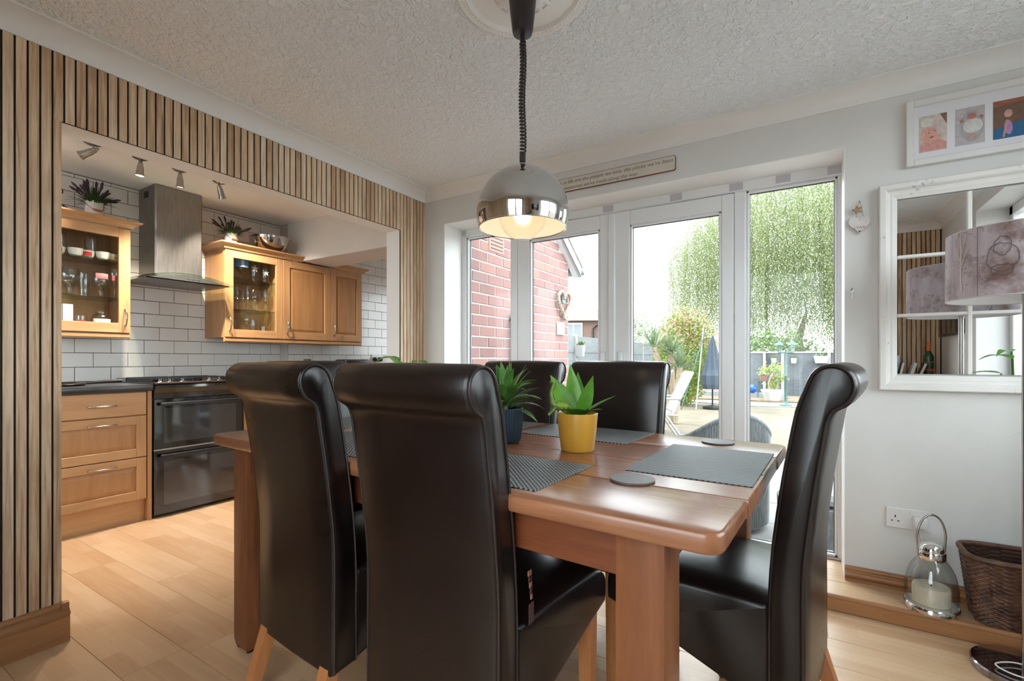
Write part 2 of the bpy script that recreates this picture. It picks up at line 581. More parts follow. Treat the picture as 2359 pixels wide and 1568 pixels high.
# ---- skirting with a torus moulding
def skirting(name, poly, a0, a1, axis, mat, flip=False):
    return structure(MB().prism(poly, a0, a1, axis).build(name, mat, None, 35))
def sk_prof(t0, h):
    """(offset from wall, z)"""
    pts = [(0, 0), (0.024, 0), (0.024, h * 0.62), (0.021, h * 0.64), (0.025, h * 0.68), (0.026, h * 0.74), (0.023, h * 0.80), (0.016, h * 0.84),
           (0.014, h * 0.86), (0.016, h * 0.89), (0.016, h * 0.94), (0.012, h * 0.985), (0.006, h), (0, h)]
    return [(t0(d), z) for d, z in pts]
skirting('baseboard_left', sk_prof(lambda d: XW + d, 0.148), YB, Y0 + 0.018, 'y', M['oak_y'])
skirting('baseboard_left_return', [(p, z) for p, z in sk_prof(lambda d: Y0 - 0.006 + d, 0.148)], XW - 0.14, XW + 0.0235, 'x', M['oak'])
skirting('baseboard_pier', sk_prof(lambda d: XW + d, 0.148), Y1 - 0.01, 2.437, 'y', M['oak_y'])
skirting('baseboard_window', [(YW - d, STEP + z) for d, z in ((0, 0), (0.030, 0), (0.031, 0.012), (0.025, 0.015), (0.031, 0.020), (0.033, 0.028), (0.029, 0.037), (0.021, 0.041), (0.019, 0.045), (0.021, 0.052), (0.017, 0.059), (0.008, 0.061), (0, 0.061))], 0.163, XR, 'x', M['oak'])

# ---- coving
def cov_prof(t0):
    arc = [(0.0, 2.300), (0.0, 2.226), (0.006, 2.226)]
    for k in range(9):
        a = PI / 2 * k / 8
        arc.append((0.008 + 0.076 * (1 - math.cos(a)), 2.232 + 0.061 * math.sin(a)))
    arc += [(0.090, 2.293), (0.090, 2.300)]
    return [(t0(d), z) for d, z in arc]
M['coving'] = pbr('coving_paint', (0.78, 0.78, 0.775), 0.6)
for nm, pr, a0, a1, ax in (('trim_coving_left', cov_prof(lambda d: XW + d), YB, YW, 'y'), ('trim_coving_window', cov_prof(lambda d: YW - d), XW, XR, 'x'),
                           ('trim_coving_right', cov_prof(lambda d: XR - d), YB, YW, 'y'), ('trim_coving_back', cov_prof(lambda d: YB + d), XW, XR, 'x')):
    structure(MB().prism(pr, a0, a1, ax).build(nm, M['coving'], None, 30))

# ---- window wall, its reveal
WX0, WX1, WZ = -2.214, 0.165, 2.046
ww = MB()
ww.box((XW - 0.14, YW, 0), (WX0, YW + 0.30, ZC + 0.1)).box((WX1, YW, 0), (XR + 0.1, YW + 0.30, ZC + 0.1)).box((WX0, YW, WZ), (WX1, YW + 0.30, ZC + 0.1)).box((WX0, YW + 0.205, -0.3), (WX1, YW + 0.30, STEP))
wall_window = structure(ww.build('wall_window', M['wall']))
rv = MB().box((WX0, YW - 0.001, STEP), (WX0 + 0.003, 2.875, WZ)); rv.build('reveal', M['white'], wall_window)
rv = MB().box((WX1 - 0.003, YW - 0.001, STEP), (WX1, 2.875, WZ)); rv.build('reveal', M['white'], wall_window)
rv = MB().box((WX0, YW - 0.001, WZ - 0.003), (WX1, 2.875, WZ)); rv.build('reveal', M['white'], wall_window)

# ---- french doors and side windows in one white frame
FY, FY2 = 2.872, 2.942
def bar(a, b, mat=None, bev=0.004): return MB().box(a, b, bev)
frame = structure(MB().box((WX0, FY, 1.990), (WX1, FY2, WZ), 0.004).build('trim_door_frame', M['upvc']))
for x0, x1 in ((WX0, -2.172), (-1.765, -1.715), (-0.325, -0.268), (0.152, WX1)):
    MB().box((x0, FY, STEP), (x1, FY2, 1.990), 0.004).build('jamb', M['upvc'], frame)
MB().box((WX0, FY - 0.002, STEP), (WX1, FY2 + 0.03, STEP + 0.014), 0.003).build('threshold', M['satin'], frame)
M['tape'] = pbr('lilac_tape', (0.50, 0.47, 0.52), 0.7)
for u in (-2.19, -1.98, -1.05, -0.635, -0.315, -0.09, 0.138):
    w = 0.034 if u > -2.1 else 0.02
    MB().box((u - w, FY - 0.0025, 1.998), (min(u + w, WX1 - 0.003), FY - 0.0002, 2.038)).build('tape_patch', M['tape'], frame)
def glazed(name, x0, x1, z0, z1, st, top, bot, y0, y1):
    """a framed leaf: stiles, rails, beads, seal and pane"""
    g = structure(empty(name, ((x0 + x1) / 2, (y0 + y1) / 2, z0)))
    o = g.location
    for a, b in ((x0, x0 + st[0]), (x1 - st[1], x1)):
        B((a, y0, z0), (b, y1, z1), 0.005, o).build('stile', M['upvc'], g)
    B((x0 + st[0], y0, z1 - top), (x1 - st[1], y1, z1), 0.004, o).build('rail', M['upvc'], g)
    B((x0 + st[0], y0, z0), (x1 - st[1], y1, z0 + bot), 0.004, o).build('rail', M['upvc'], g)
    gx0, gx1, gz0, gz1 = x0 + st[0], x1 - st[1], z0 + bot, z1 - top
    ym = y0 + 0.022
    for a, b in (((gx0, y0 + 0.004, gz0), (gx0 + 0.014, ym + 0.01, gz1)), ((gx1 - 0.014, y0 + 0.004, gz0), (gx1, ym + 0.01, gz1)),
                 ((gx0, y0 + 0.004, gz1 - 0.014), (gx1, ym + 0.01, gz1)), ((gx0, y0 + 0.004, gz0), (gx1, ym + 0.01, gz0 + 0.014))):
        B(a, b, 0.003, o).build('bead', M['upvc'], g)
    for a, b in (((gx0 + 0.012, ym, gz0), (gx0 + 0.017, ym + 0.014, gz1)), ((gx1 - 0.017, ym, gz0), (gx1 - 0.012, ym + 0.014, gz1)),
                 ((gx0, ym, gz1 - 0.017), (gx1, ym + 0.014, gz1 - 0.012)), ((gx0, ym, gz0 + 0.012), (gx1, ym + 0.014, gz0 + 0.017))):
        B(a, b, 0, o).build('seal', M['seal'], g)
    B((gx0 + 0.004, ym + 0.008, gz0 + 0.004), (gx1 - 0.004, ym + 0.012, gz1 - 0.004), 0, o).build('pane', M['pane'], g)
    return g
glazed('window_1', -2.172, -1.765, STEP + 0.008, 1.990, (0.003, 0.003), 0.003, 0.003, FY + 0.006, FY2 - 0.006)
glazed('window_2', -0.268, 0.152, STEP + 0.008, 1.990, (0.003, 0.003), 0.003, 0.003, FY + 0.006, FY2 - 0.006)
d1 = glazed('door_1', -1.713, -1.030, STEP + 0.016, 1.983, (0.094, 0.074), 0.088, 0.16, FY - 0.006, FY2 - 0.004)
d2 = glazed('door_2', -1.018, -0.327, STEP + 0.016, 1.983, (0.108, 0.062), 0.088, 0.16, FY - 0.006, FY2 - 0.004)
B((-1.045, FY - 0.018, STEP + 0.02), (-1.000, FY + 0.002, 1.978), 0.006, d2.location).build('astragal', M['upvc'], d2)
for d, hx in ((d1, -1.083), (d2, -0.967)):
    o = d.location
    h = B((hx - 0.017, FY - 0.016, 0.90), (hx + 0.017, FY - 0.006, 1.115), 0.008, o, seg=2).build('handle_plate', M['upvc'], d, 40)
    MB(o).tube([(hx, FY - 0.012, 1.05), (hx, FY - 0.055, 1.05), (hx + (0.012 if hx < -1 else -0.012), FY - 0.06, 1.05), (hx + (0.11 if hx < -1 else -0.11) * -1, FY - 0.06, 1.047)], 0.009, 8).build('lever', M['upvc'], h, 50)

# ---- right wall with a side window (just out of frame, seen in the mirror)
RY0, RY1, RZ0, RZ1 = 0.70, 2.35, 0.85, 2.12
rw = MB()
rw.box((XR, YB - 0.1, 0), (XR + 0.28, RY0, ZC + 0.1)).box((XR, RY1, 0), (XR + 0.28, YW + 0.3, ZC + 0.1)).box((XR, RY0, 0), (XR + 0.28, RY1, RZ0)).box((XR, RY0, RZ1), (XR + 0.28, RY1, ZC + 0.1))
wall_right = structure(rw.build('wall_right', M['wall']))
w3 = structure(empty('window_3', (XR + 0.2, (RY0 + RY1) / 2, RZ0)))
o = w3.location
for a, b in (((XR + 0.17, RY0, RZ0), (XR + 0.23, RY0 + 0.06, RZ1)), ((XR + 0.17, RY1 - 0.06, RZ0), (XR + 0.23, RY1, RZ1)), ((XR + 0.17, 1.545, RZ0), (XR + 0.23, 1.605, RZ1)),
             ((XR + 0.17, RY0, RZ1 - 0.06), (XR + 0.23, RY1, RZ1)), ((XR + 0.17, RY0, RZ0), (XR + 0.23, RY1, RZ0 + 0.06))):
    B(a, b, 0.004, o).build('window_frame', M['upvc'], w3)
for a, b in ((RY0 + 0.06, 1.545), (1.605, RY1 - 0.06)):
    B((XR + 0.198, a, RZ0 + 0.06), (XR + 0.202, b, RZ1 - 0.06), 0, o).build('pane', M['pane'], w3)
B((XR - 0.05, RY0 - 0.03, RZ0 - 0.03), (XR + 0.17, RY1 + 0.03, RZ0), 0.004, o).build('window_sill', M['white'], w3)

# ---- back wall, slatted at its right end, with an unseen window added to bring in more daylight
BX0, BX1, BZ0, BZ1 = -0.95, 0.25, 0.12, 2.10
wb_ = MB()
wb_.box((XW - 0.14, YB - 0.25, 0), (BX0, YB - 0.012, ZC + 0.1)).box((BX1, YB - 0.25, 0), (XR + 0.1, YB - 0.012, ZC + 0.1)).box((BX0, YB - 0.25, 0), (BX1, YB - 0.012, BZ0)).box((BX0, YB - 0.25, BZ1), (BX1, YB - 0.012, ZC + 0.1))
wall_back = structure(wb_.build('wall_back', M['dark']))
for w_, z0_, z1_ in ((0, 0.145, 2.226), (1, BZ1 + 0.03, 2.226)):
    me_b = MB().box((0, 0, z0_), (PIT - GAP, 0.0115, z1_), 0.0012).mesh('slat'); me_b.materials.append(M['slat'])
    x = XW + 0.01
    while x < XR - 0.03:
        over = BX0 - 0.03 < x < BX1
        if over == (w_ == 1):
            ob = link('slat', me_b, None, wall_back); ob.location = (x, YB - 0.0118, 0)
        x += PIT
w5 = structure(empty('added_window_back', ((BX0 + BX1) / 2, YB - 0.15, BZ0)))
o = w5.location
for a, b in (((BX0, YB - 0.18, BZ0), (BX0 + 0.06, YB - 0.11, BZ1)), ((BX1 - 0.06, YB - 0.18, BZ0), (BX1, YB - 0.11, BZ1)), ((-0.38, YB - 0.18, BZ0), (-0.32, YB - 0.11, BZ1)),
             ((BX0, YB - 0.18, BZ1 - 0.06), (BX1, YB - 0.11, BZ1)), ((BX0, YB - 0.18, BZ0), (BX1, YB - 0.11, BZ0 + 0.06))):
    B(a, b, 0.004, o).build('window_frame', M['upvc'], w5)
for a, b in ((BX0 + 0.06, -0.38), (-0.32, BX1 - 0.06)):
    B((a, YB - 0.147, BZ0 + 0.06), (b, YB - 0.143, BZ1 - 0.06), 0, o).build('pane', M['pane'], w5)
for a, b in (((BX0 - 0.05, YB - 0.012, BZ0), (BX0, YB + 0.004, BZ1 + 0.03)), ((BX1, YB - 0.012, BZ0), (BX1 + 0.05, YB + 0.004, BZ1 + 0.03)), ((BX0, YB - 0.012, BZ1), (BX1, YB + 0.004, BZ1 + 0.03))):
    B(a, b, 0.002, o).build('architrave', M['white'], w5)
structure(MB().prism(sk_prof(lambda d: YB + d, 0.148), BX1 + 0.05, XR, 'x').build('baseboard_back', M['oak'], None, 35))

# ---- kitchen shell
XE = -4.18      # wall of the rear part, a little proud
kw = structure(B((XK - 0.15, YB, 0), (XK - 0.009, 2.735, ZK)).build('wall_kitchen', M['grout']))
kx = structure(B((XK - 0.15, 2.735, 0), (XE - 0.009, 4.62, ZK)).build('wall_kitchen_rear', M['grout']))
M['pier'] = pbr('pier_shade_tone', (0.50, 0.46, 0.43), 0.7)  # grey-brown tone; the shade on this wall return is put into its colour
B((XK - 0.01, 2.729, 0.9), (XE, 2.735, ZK), 0).build('pier_edge', M['pier'], kx)
structure(B((XK, 2.735, 1.977), (XW - 0.135, 3.07, ZK)).build('wall_beam', M['wall']))
ksd = MB()
ksd.box((XK - 0.15, YB - 0.15, 0), (-4.15, YB, ZK)).box((-2.62, YB - 0.15, 0), (XW - 0.1, YB, ZK)).box((-4.15, YB - 0.15, 0), (-2.62, YB, 0.95)).box((-4.15, YB - 0.15, 2.15), (-2.62, YB, ZK))
structure(ksd.build('wall_kitchen_side', M['white']))
w6 = structure(empty('added_window_kitchen', (-3.385, YB - 0.08, 0.95)))  # unseen window, added to brighten the kitchen with daylight
for a, b in (((-4.15, YB - 0.11, 0.95), (-4.09, YB - 0.05, 2.15)), ((-2.68, YB - 0.11, 0.95), (-2.62, YB - 0.05, 2.15)), ((-3.415, YB - 0.11, 0.95), (-3.355, YB - 0.05, 2.15)), ((-4.15, YB - 0.11, 0.95), (-2.62, YB - 0.05, 1.01)), ((-4.15, YB - 0.11, 2.09), (-2.62, YB - 0.05, 2.15))):
    B(a, b, 0.004, w6.location).build('window_frame', M['upvc'], w6)
for a, b in ((-4.09, -3.415), (-3.355, -2.68)):
    B((a, YB - 0.082, 1.01), (b, YB - 0.078, 2.09), 0, w6.location).build('pane', M['pane'], w6)
ke = MB()
ke.box((XK - 0.15, 4.55, 0), (-4.0, 4.68, ZK)).box((-2.95, 4.55, 0), (-2.45, 4.68, ZK)).box((-4.0, 4.55, 0), (-2.95, 4.68, 1.05)).box((-4.0, 4.55, 2.05), (-2.95, 4.68, ZK))
structure(ke.build('wall_kitchen_end', M['white']))
w4 = structure(empty('window_4', (-3.475, 4.6, 1.05)))
for a, b in (((-4.0, 4.57, 1.05), (-3.94, 4.63, 2.05)), ((-3.01, 4.57, 1.05), (-2.95, 4.63, 2.05)), ((-4.0, 4.57, 1.05), (-2.95, 4.63, 1.11)), ((-4.0, 4.57, 1.99), (-2.95, 4.63, 2.05))):
    B(a, b, 0.004, w4.location).build('window_frame', M['upvc'], w4)
B((-3.94, 4.598, 1.11), (-3.01, 4.602, 1.99), 0, w4.location).build('pane', M['pane'], w4)
_ti = {}
def tiles(parent, xf, ya, yb, z0, z1, yref):
    z, k = 1.012 - 0.1008, 0
    while z < z1 - 0.004:
        zb = min(z + 0.1008, z1)
        y = yref + (0.10125 if k % 2 == 0 else 0.0)
        while y > ya: y -= 0.2025
        while y < yb:
            a, b = max(y, ya), min(y + 0.2025, yb)
            if b - a > 0.012 and zb > z0:
                key = (round(b - a, 3), round(zb - z, 3))
                if key not in _ti:
                    _ti[key] = MB().box((-0.009, 0.0018, 0.0018), (0, b - a - 0.0018, zb - z - 0.0018), 0.0012).mesh('tile')
                    _ti[key].materials.append(M['tile'])
                t = link('tile', _ti[key], None, parent); t.location = (xf, a, z)
            y += 0.2025
        z += 0.1008; k += 1
tiles(kw, XK, 1.0, 2.729, 0.9, ZK - 0.004, 1.72)
tiles(kx, XE, 2.736, 4.55, 0.9, 2.30, 2.80)

# ---- kitchen extension seen through the doors: brick wall, verge, gutter
XB = -2.2
ob_w = MB().prism([(2.96, -0.3), (4.775, -0.3), (4.775, 2.19), (2.96, 3.42)], XB - 0.30, XB - 0.0065, 'x')
wall_outside = structure(ob_w.build('wall_outside', M['mortar']))
_bk = {}
rng = random.Random(11)
def brick_at(y, z, L, Hh, parent):
    key = (round(L, 2), round(Hh, 3))
    if key not in _bk:
        _bk[key] = MB().box((-0.02, 0.005, 0.005), (0, L - 0.005, Hh - 0.006), 0.003).mesh('brick'); _bk[key].materials.append(M['brick'])
    t = link('brick', _bk[key], None, parent)
    t.location = (XB - 0.002 + rng.uniform(-0.0015, 0.0015), y, z)
CO, BL = 0.0865, 0.222
k = 0
z = 1.164 - 6 * CO
while z < 2.6:
    y = 2.992 - (BL / 2 if k % 2 else 0) - BL
    while y < 4.775:
        a, b = max(y, 2.965), min(y + BL, 4.78)
        top = 3.42 - (b - 2.96) * (3.42 - 2.19) / (4.775 - 2.96)
        vent = 2.05 < z + CO and z < 2.05 and 3.22 < (a + b) / 2 < 3.50
        if b - a > 0.03 and z + CO < top + 0.02 and z > 0.55 and not vent: brick_at(a, z, b - a, CO, wall_outside)
        y += BL
    z += CO; k += 1
vb = empty('air_brick', (XB, 3.34, 2.0), 0, 'terracotta air brick with rows of slots high on the brick wall', 'vent')
B((XB - 0.02, 3.225, 1.965), (XB + 0.002, 3.45, 2.11), 0.002, vb.location).build('plate', pbr('terracotta', (0.46, 0.23, 0.19), 0.9), vb)
for i in range(4):
    for j in range(9):
        B((XB + 0.001, 3.25 + j * 0.021, 1.982 + i * 0.031), (XB + 0.0028, 3.262 + j * 0.021, 1.996 + i * 0.031), 0, vb.location).build('slot', M['dark'], vb)
M['fascia'] = pbr('white_fascia', (0.72, 0.72, 0.72), 0.4)
M['roof'] = mottled('roof_tiles', (0.25, 0.20, 0.18), (0.36, 0.30, 0.27), 20, 0.9)
rf = structure(MB().prism([(2.96, 3.45), (4.98, 2.08), (4.98, 2.16), (2.96, 3.53)], XB - 2.2, XB + 0.09, 'x').build('roof_extension', M['roof']))
MB().prism([(2.97, 3.33), (4.95, 1.985), (4.95, 2.10), (2.97, 3.45)], XB + 0.045, XB + 0.075, 'x').build('bargeboard', M['fascia'], rf)
MB().prism([(2.97, 3.33), (4.95, 1.985), (4.95, 2.0), (2.97, 3.345)], XB - 0.02, XB + 0.075, 'x').build('soffit', M['fascia'], rf)
gut = [(XB - 1.9, 4.99), (XB + 0.10, 4.99)]
MB().tube([(gut[0][0], 5.0, 2.07), (gut[1][0], 5.0, 2.07)], 0.055, 12).build('gutter', pbr('grey_gutter', (0.30, 0.31, 0.32), 0.4), rf, 40)
# ================================================================== DINING TABLE AND CHAIRS
def inset_poly(poly, d):
    n = len(poly); out = []
    area = sum(poly[i][0] * poly[(i + 1) % n][1] - poly[(i + 1) % n][0] * poly[i][1] for i in range(n))
    sg = 1 if area > 0 else -1
    for i in range(n):
        a, b, c = Vector(poly[i - 1]), Vector(poly[i]), Vector(poly[(i + 1) % n])
        t1, t2 = (b - a), (c - b)
        if t1.length < 1e-9 or t2.length < 1e-9: out.append(poly[i]); continue
        t1.normalize(); t2.normalize()
        n1, n2 = Vector((-t1.y, t1.x)) * sg, Vector((-t2.y, t2.x)) * sg
        m_ = n1 + n2
        if m_.length < 1e-6: m_ = n1
        m_.normalize()
        k = d / max(0.4, m_.dot(n1))
        out.append(tuple(b + m_ * k))
    return out

TROT = R(-3.6)
table = empty('dining_table', (-0.986, 1.382, 0), TROT, 'chunky pine dining table with thick plank top and square legs', 'table')
TL, TW, TZ, TT = 0.909, 0.50, 0.785, 0.038
def corner(cx, cy, sx, sy, r=0.035, n=5):
    """rounded corner going counter-clockwise"""
    base = {(1, -1): -90, (1, 1): 0, (-1, 1): 90, (-1, -1): 180}[(sx, sy)]
    return [(cx - sx * r + r * math.cos(R(base + 90 * k / n)), cy - sy * r + r * math.sin(R(base + 90 * k / n))) for k in range(n + 1)]
edges = [-0.50, -0.262, -0.012, 0.245, 0.50]
for i in range(4):
    a, b = edges[i] + (0.0012 if i else 0), edges[i + 1] - (0.0012 if i < 3 else 0)
    xr = TL + (0.002 if i % 2 else -0.001)
    poly = []
    poly += corner(-xr, a, -1, -1) if i == 0 else [(-xr, a)]
    poly += corner(xr, a, 1, -1) if i == 0 else [(xr, a)]
    poly += corner(xr, b, 1, 1) if i == 3 else [(xr, b)]
    poly += corner(-xr, b, -1, 1) if i == 3 else [(-xr, b)]
    rings = []
    for ins, z in ((0.004, TZ - TT), (0.0, TZ - TT + 0.006), (0.0, TZ - 0.010), (0.0012, TZ - 0.005), (0.004, TZ - 0.0015), (0.008, TZ)):
        if i in (1, 2) or ins == 0: pp = inset_poly(poly, ins * (0.35 if i in (1, 2) else 1))
        else: pp = inset_poly(poly, ins)
        rings.append([(x, y, z) for x, y in pp])
    MB().loft(rings).build('top_plank', M['table'], table, 40)
for x0, y0 in ((-0.79, -0.472), (0.713, -0.472), (-0.79, 0.377), (0.713, 0.377)):
    mb = MB()
    w = 0.095
    q = [(x0, y0), (x0 + w, y0), (x0 + w, y0 + w), (x0, y0 + w)]
    sq = []
    for (px, py), (sx, sy) in zip(q, ((-1, -1), (1, -1), (1, 1), (-1, 1))):
        sq += corner(px, py, sx, sy, 0.006, 2)
    mb.loft([[(x, y, z) for x, y in inset_poly(sq, ins)] for ins, z in ((0.016, 0.0), (0.006, 0.012), (0.001, 0.035), (0, 0.06), (0, TZ - TT - 0.0005))])
    mb.build('leg', M['table_leg'], table, 35)
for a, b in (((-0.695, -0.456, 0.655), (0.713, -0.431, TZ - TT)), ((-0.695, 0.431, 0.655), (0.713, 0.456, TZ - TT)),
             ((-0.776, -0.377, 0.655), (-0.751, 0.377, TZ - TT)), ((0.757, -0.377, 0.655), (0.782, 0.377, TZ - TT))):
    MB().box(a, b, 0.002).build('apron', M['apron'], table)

# ---- roll-back leather chair: origin under the rear face of the back, facing local +y
BACK = catmull([(0.0, 0.212), (0.0, 0.40), (0.0, 0.56), (-0.009, 0.662), (-0.025, 0.789), (-0.039, 0.877), (-0.047, 0.928), (-0.058, 0.952), (-0.078, 0.964),
                (-0.093, 0.988), (-0.098, 1.012), (-0.092, 1.036), (-0.075, 1.053), (-0.052, 1.060), (-0.028, 1.054), (-0.009, 1.036), (0.005, 1.0), (0.0215, 0.95),
                (0.037, 0.865), (0.051, 0.779), (0.071, 0.626), (0.079, 0.50), (0.080, 0.40), (0.080, 0.222)], 2)
SEAT = catmull([(0.070, 0.225), (0.070, 0.40), (0.074, 0.475), (0.10, 0.482), (0.20, 0.484), (0.30, 0.484), (0.40, 0.482), (0.462, 0.474), (0.490, 0.450), (0.496, 0.42), (0.494, 0.375)], 3)
SEAT += [(0.40, 0.345), (0.28, 0.300), (0.16, 0.255)]
M['piping'] = pbr('leather_piping', (0.016, 0.010, 0.009), 0.4)
def make_chair():
    ch = empty('dining_chair')
    W = 0.21
    rings = []
    for x, ins in ((-W, 0.012), (-W + 0.004, 0.004), (-W + 0.012, 0.0), (-W * 0.5, -0.001), (0, -0.002), (W * 0.5, -0.001), (W - 0.012, 0.0), (W - 0.004, 0.004), (W, 0.012)):
        rings.append([(x * (1.0 + 0.05 * max(0, z - 0.6)), y, z) for y, z in inset_poly(BACK, ins)])
    bk_ = MB().loft(rings).build('backrest', M['leather'], ch, 38)
    for sx in (-1, 1):
        pts = [(sx * (W - 0.001) * (1.0 + 0.05 * max(0, z - 0.6)), y, z) for y, z in inset_poly(BACK, 0.006)]
        MB().tube(pts[:-1] + [pts[-1]], 0.0034, 6).build('piping', M['piping'], bk_, 60)
    rings = []
    for f, ins in ((-1, 0.014), (-0.985, 0.005), (-0.95, 0.0), (-0.6, -0.002), (0, -0.003), (0.6, -0.002), (0.95, 0.0), (0.985, 0.005), (1, 0.014)):
        ring = []
        for y, z in inset_poly(SEAT, ins):
            half = 0.206 + 0.030 * (y / 0.5)
            puff = 0.016 * (1 - f * f) * max(0, min(1, (z - 0.44) / 0.03)) * math.sin(PI * max(0, min(1, (y - 0.03) / 0.48)))
            ring.append((f * half, y, z + puff))
        rings.append(ring)
    MB().loft(rings).build('seat', M['leather'], ch, 38)
    for sx in (-1, 1):
        x = sx * 0.192
        for nm, top, bot in (('front', (x, 0.452, 0.40), (x, 0.462, 0.0)), ('rear', (sx * 0.168, 0.045, 0.30), (sx * 0.172, -0.055, 0.0))):
            a, b = 0.022, 0.016
            r0 = [(bot[0] + p * b, bot[1] + q * b, 0.0) for p, q in ((-1, -1), (1, -1), (1, 1), (-1, 1))]
            r1 = [(top[0] + p * a, top[1] + q * a, top[2]) for p, q in ((-1, -1), (1, -1), (1, 1), (-1, 1))]
            MB().loft([r0, r1]).build('leg', M['chair_leg'], ch)
    return ch
chair0 = make_chair()
for i, (x, y, deg, lab) in enumerate((
        (-0.746, 0.828, -3.5, 'dark brown leather roll-back dining chair nearest the middle, its back towards us'),
        (-1.284, 0.852, -5.5, 'dark brown leather roll-back dining chair on near side, closest to the cooker'),
        (0.033, 1.484, 82.0, 'dark brown leather roll-back dining chair at the table end below the mirror'),
        (-0.700, 1.985, 176.5, 'dark brown leather roll-back dining chair across the table, behind the yellow pot'),
        (-1.195, 2.005, 178.0, 'dark brown leather roll-back dining chair across the table, behind the navy pot'),
        (-2.035, 1.47, -92.0, 'dark brown leather dining chair at the kitchen end, mostly hidden by other chairs'))):
    c = chair0 if i == 0 else copy_tree(chair0)
    c.location = (x, y, 0); c.rotation_euler = (0, 0, R(deg))
    tag(c, lab, 'chair', 'leather chairs around the dining table')

# a folded striped strap tucked between the near chair's back and seat
st = empty('striped_strap', (-0.522, 0.925, 0.47), 0, 'narrow striped fabric strap tucked beside the near chair seat', 'strap')
M['strap'] = pbr('pink_strap', (0.30, 0.13, 0.085), 0.7); M['strap_d'] = pbr('brown_strap', (0.06, 0.02, 0.02), 0.6)
for k in range(5):
    B((-0.5235, 0.918 + 0.003 * k, 0.585 - 0.014 * k), (-0.5205, 0.934 + 0.001 * k, 0.5975 - 0.014 * k), 0.001, st.location).build('stripe', M['strap'] if k % 2 == 0 else M['strap_d'], st)
B((-0.523, 0.922, 0.475), (-0.5205, 0.944, 0.522), 0.001, st.location).build('tail', M['strap_d'], st)

# ---- placemats, coasters
def woven():
    m, nt, p = new_mat('woven_placemat')
    tc = nt.nodes.new('ShaderNodeTexCoord')
    sep = nt.nodes.new('ShaderNodeSeparateXYZ'); nt.links.new(tc.outputs['Object'], sep.inputs[0])
    def wave(sock, f):
        a = nt.nodes.new('ShaderNodeMath'); a.operation = 'MULTIPLY'; a.inputs[1].default_value = f; nt.links.new(sock, a.inputs[0])
        b = nt.nodes.new('ShaderNodeMath'); b.operation = 'SINE'; nt.links.new(a.outputs[0], b.inputs[0])
        return b.outputs[0]
    mu = nt.nodes.new('ShaderNodeMath'); mu.operation = 'MULTIPLY'
    nt.links.new(wave(sep.outputs['X'], 2 * PI / 0.0130), mu.inputs[0]); nt.links.new(wave(sep.outputs['Y'], 2 * PI / 0.0130), mu.inputs[1])
    mr = nt.nodes.new('ShaderNodeMapRange'); mr.inputs['From Min'].default_value = -1; nt.links.new(mu.outputs[0], mr.inputs['Value'])
    col = ramp(nt, mr.outputs[0], [(0.42, (0.010, 0.012, 0.014)), (0.58, (0.25, 0.27, 0.285))])
    nt.links.new(col, p.inputs['Base Color'])
    p.inputs['Roughness'].default_value = 0.5
    p.inputs['Specular IOR Level'].default_value = 0.3
    bump(nt, p, mr.outputs[0], 0.9, 0.0015)
    return m
M['woven'] = woven()
me_mat = MB().box((-0.148, -0.222, 0), (0.148, 0.222, 0.0022), 0.0008).mesh('placemat'); me_mat.materials.append(M['woven'])
for x, y, deg, lab in ((-0.232, 1.402, -2.8, 'charcoal woven placemat set at the mirror end of table'),
                       (-0.705, 1.052, 87.2, 'charcoal woven placemat half hidden by the near middle chair'),
                       (-0.715, 1.705, 86.0, 'charcoal woven placemat behind the yellow pot'),
                       (-1.20, 1.715, 87.2, 'charcoal woven placemat behind the navy pot'),
                       (-1.30, 1.088, 87.2, 'charcoal woven placemat hidden behind the two near chairs'),
                       (-1.745, 1.44, -2.8, 'charcoal woven placemat at the kitchen end of table')):
    o = link('placemat', me_mat); o.location = (x, y, TZ + 0.0002); o.rotation_euler = (0, 0, R(deg))
    tag(o, lab, 'placemat', 'woven placemats on the table')
M['slate'] = mottled('slate_coaster', (0.075, 0.062, 0.055), (0.115, 0.098, 0.09), 40, 0.45)
me_c = MB().lathe([(0.050, 0.0), (0.0515, 0.001), (0.0515, 0.0045), (0.0505, 0.0052), (0, 0.0052)], 40).mesh('coaster', 20); me_c.materials.append(M['slate'])
for x, y, lab in ((-0.342, 1.098, 'round dark coaster near the table edge in front'), (-0.246, 1.738, 'round dark coaster at the far right table corner')):
    o = link('coaster', me_c); o.location = (x, y, TZ + 0.0002)
    tag(o, lab, 'coaster', 'round coasters on the table')

# ---- yellow pot with a broad-leaved plant
M['leaf_a'] = leafy('sansevieria_leaf', (0.035, 0.14, 0.012), (0.14, 0.36, 0.03), 0.34, 0.25, 22)
M['leaf_b'] = leafy('dracaena_leaf', (0.025, 0.12, 0.02), (0.16, 0.33, 0.07), 0.36, 0.25, 16)
M['leaf_pale'] = leafy('pale_leaf_edge', (0.35, 0.40, 0.20), (0.50, 0.52, 0.30), 0.45, 0.3)
M['soil'] = mottled('soil', (0.03, 0.02, 0.015), (0.08, 0.05, 0.035), 60, 0.95)
PX, PY = -0.602, 1.372
yp = empty('yellow_pot_plant', (PX, PY, TZ), 0, 'broad-leaved green plant in a plain mustard yellow pot', 'plant')
M['mustard'] = pbr('mustard_glaze', (0.56, 0.29, 0.035), 0.32)
MB().lathe([(0.040, 0.0005), (0.049, 0.001), (0.052, 0.006), (0.0585, 0.060), (0.0635, 0.114), (0.0632, 0.1165), (0.061, 0.1175), (0.0595, 0.114), (0.055, 0.065), (0.05, 0.02), (0.0, 0.018)], 44).build('pot', M['mustard'], yp, 50)
MB().lathe([(0.0, 0.085), (0.054, 0.085), (0.05, 0.096), (0.0, 0.101)], 30).build('soil', M['soil'], yp)
rgt, fwd = Vector((0.852, 0.523, 0)), Vector((-0.523, 0.852, 0))
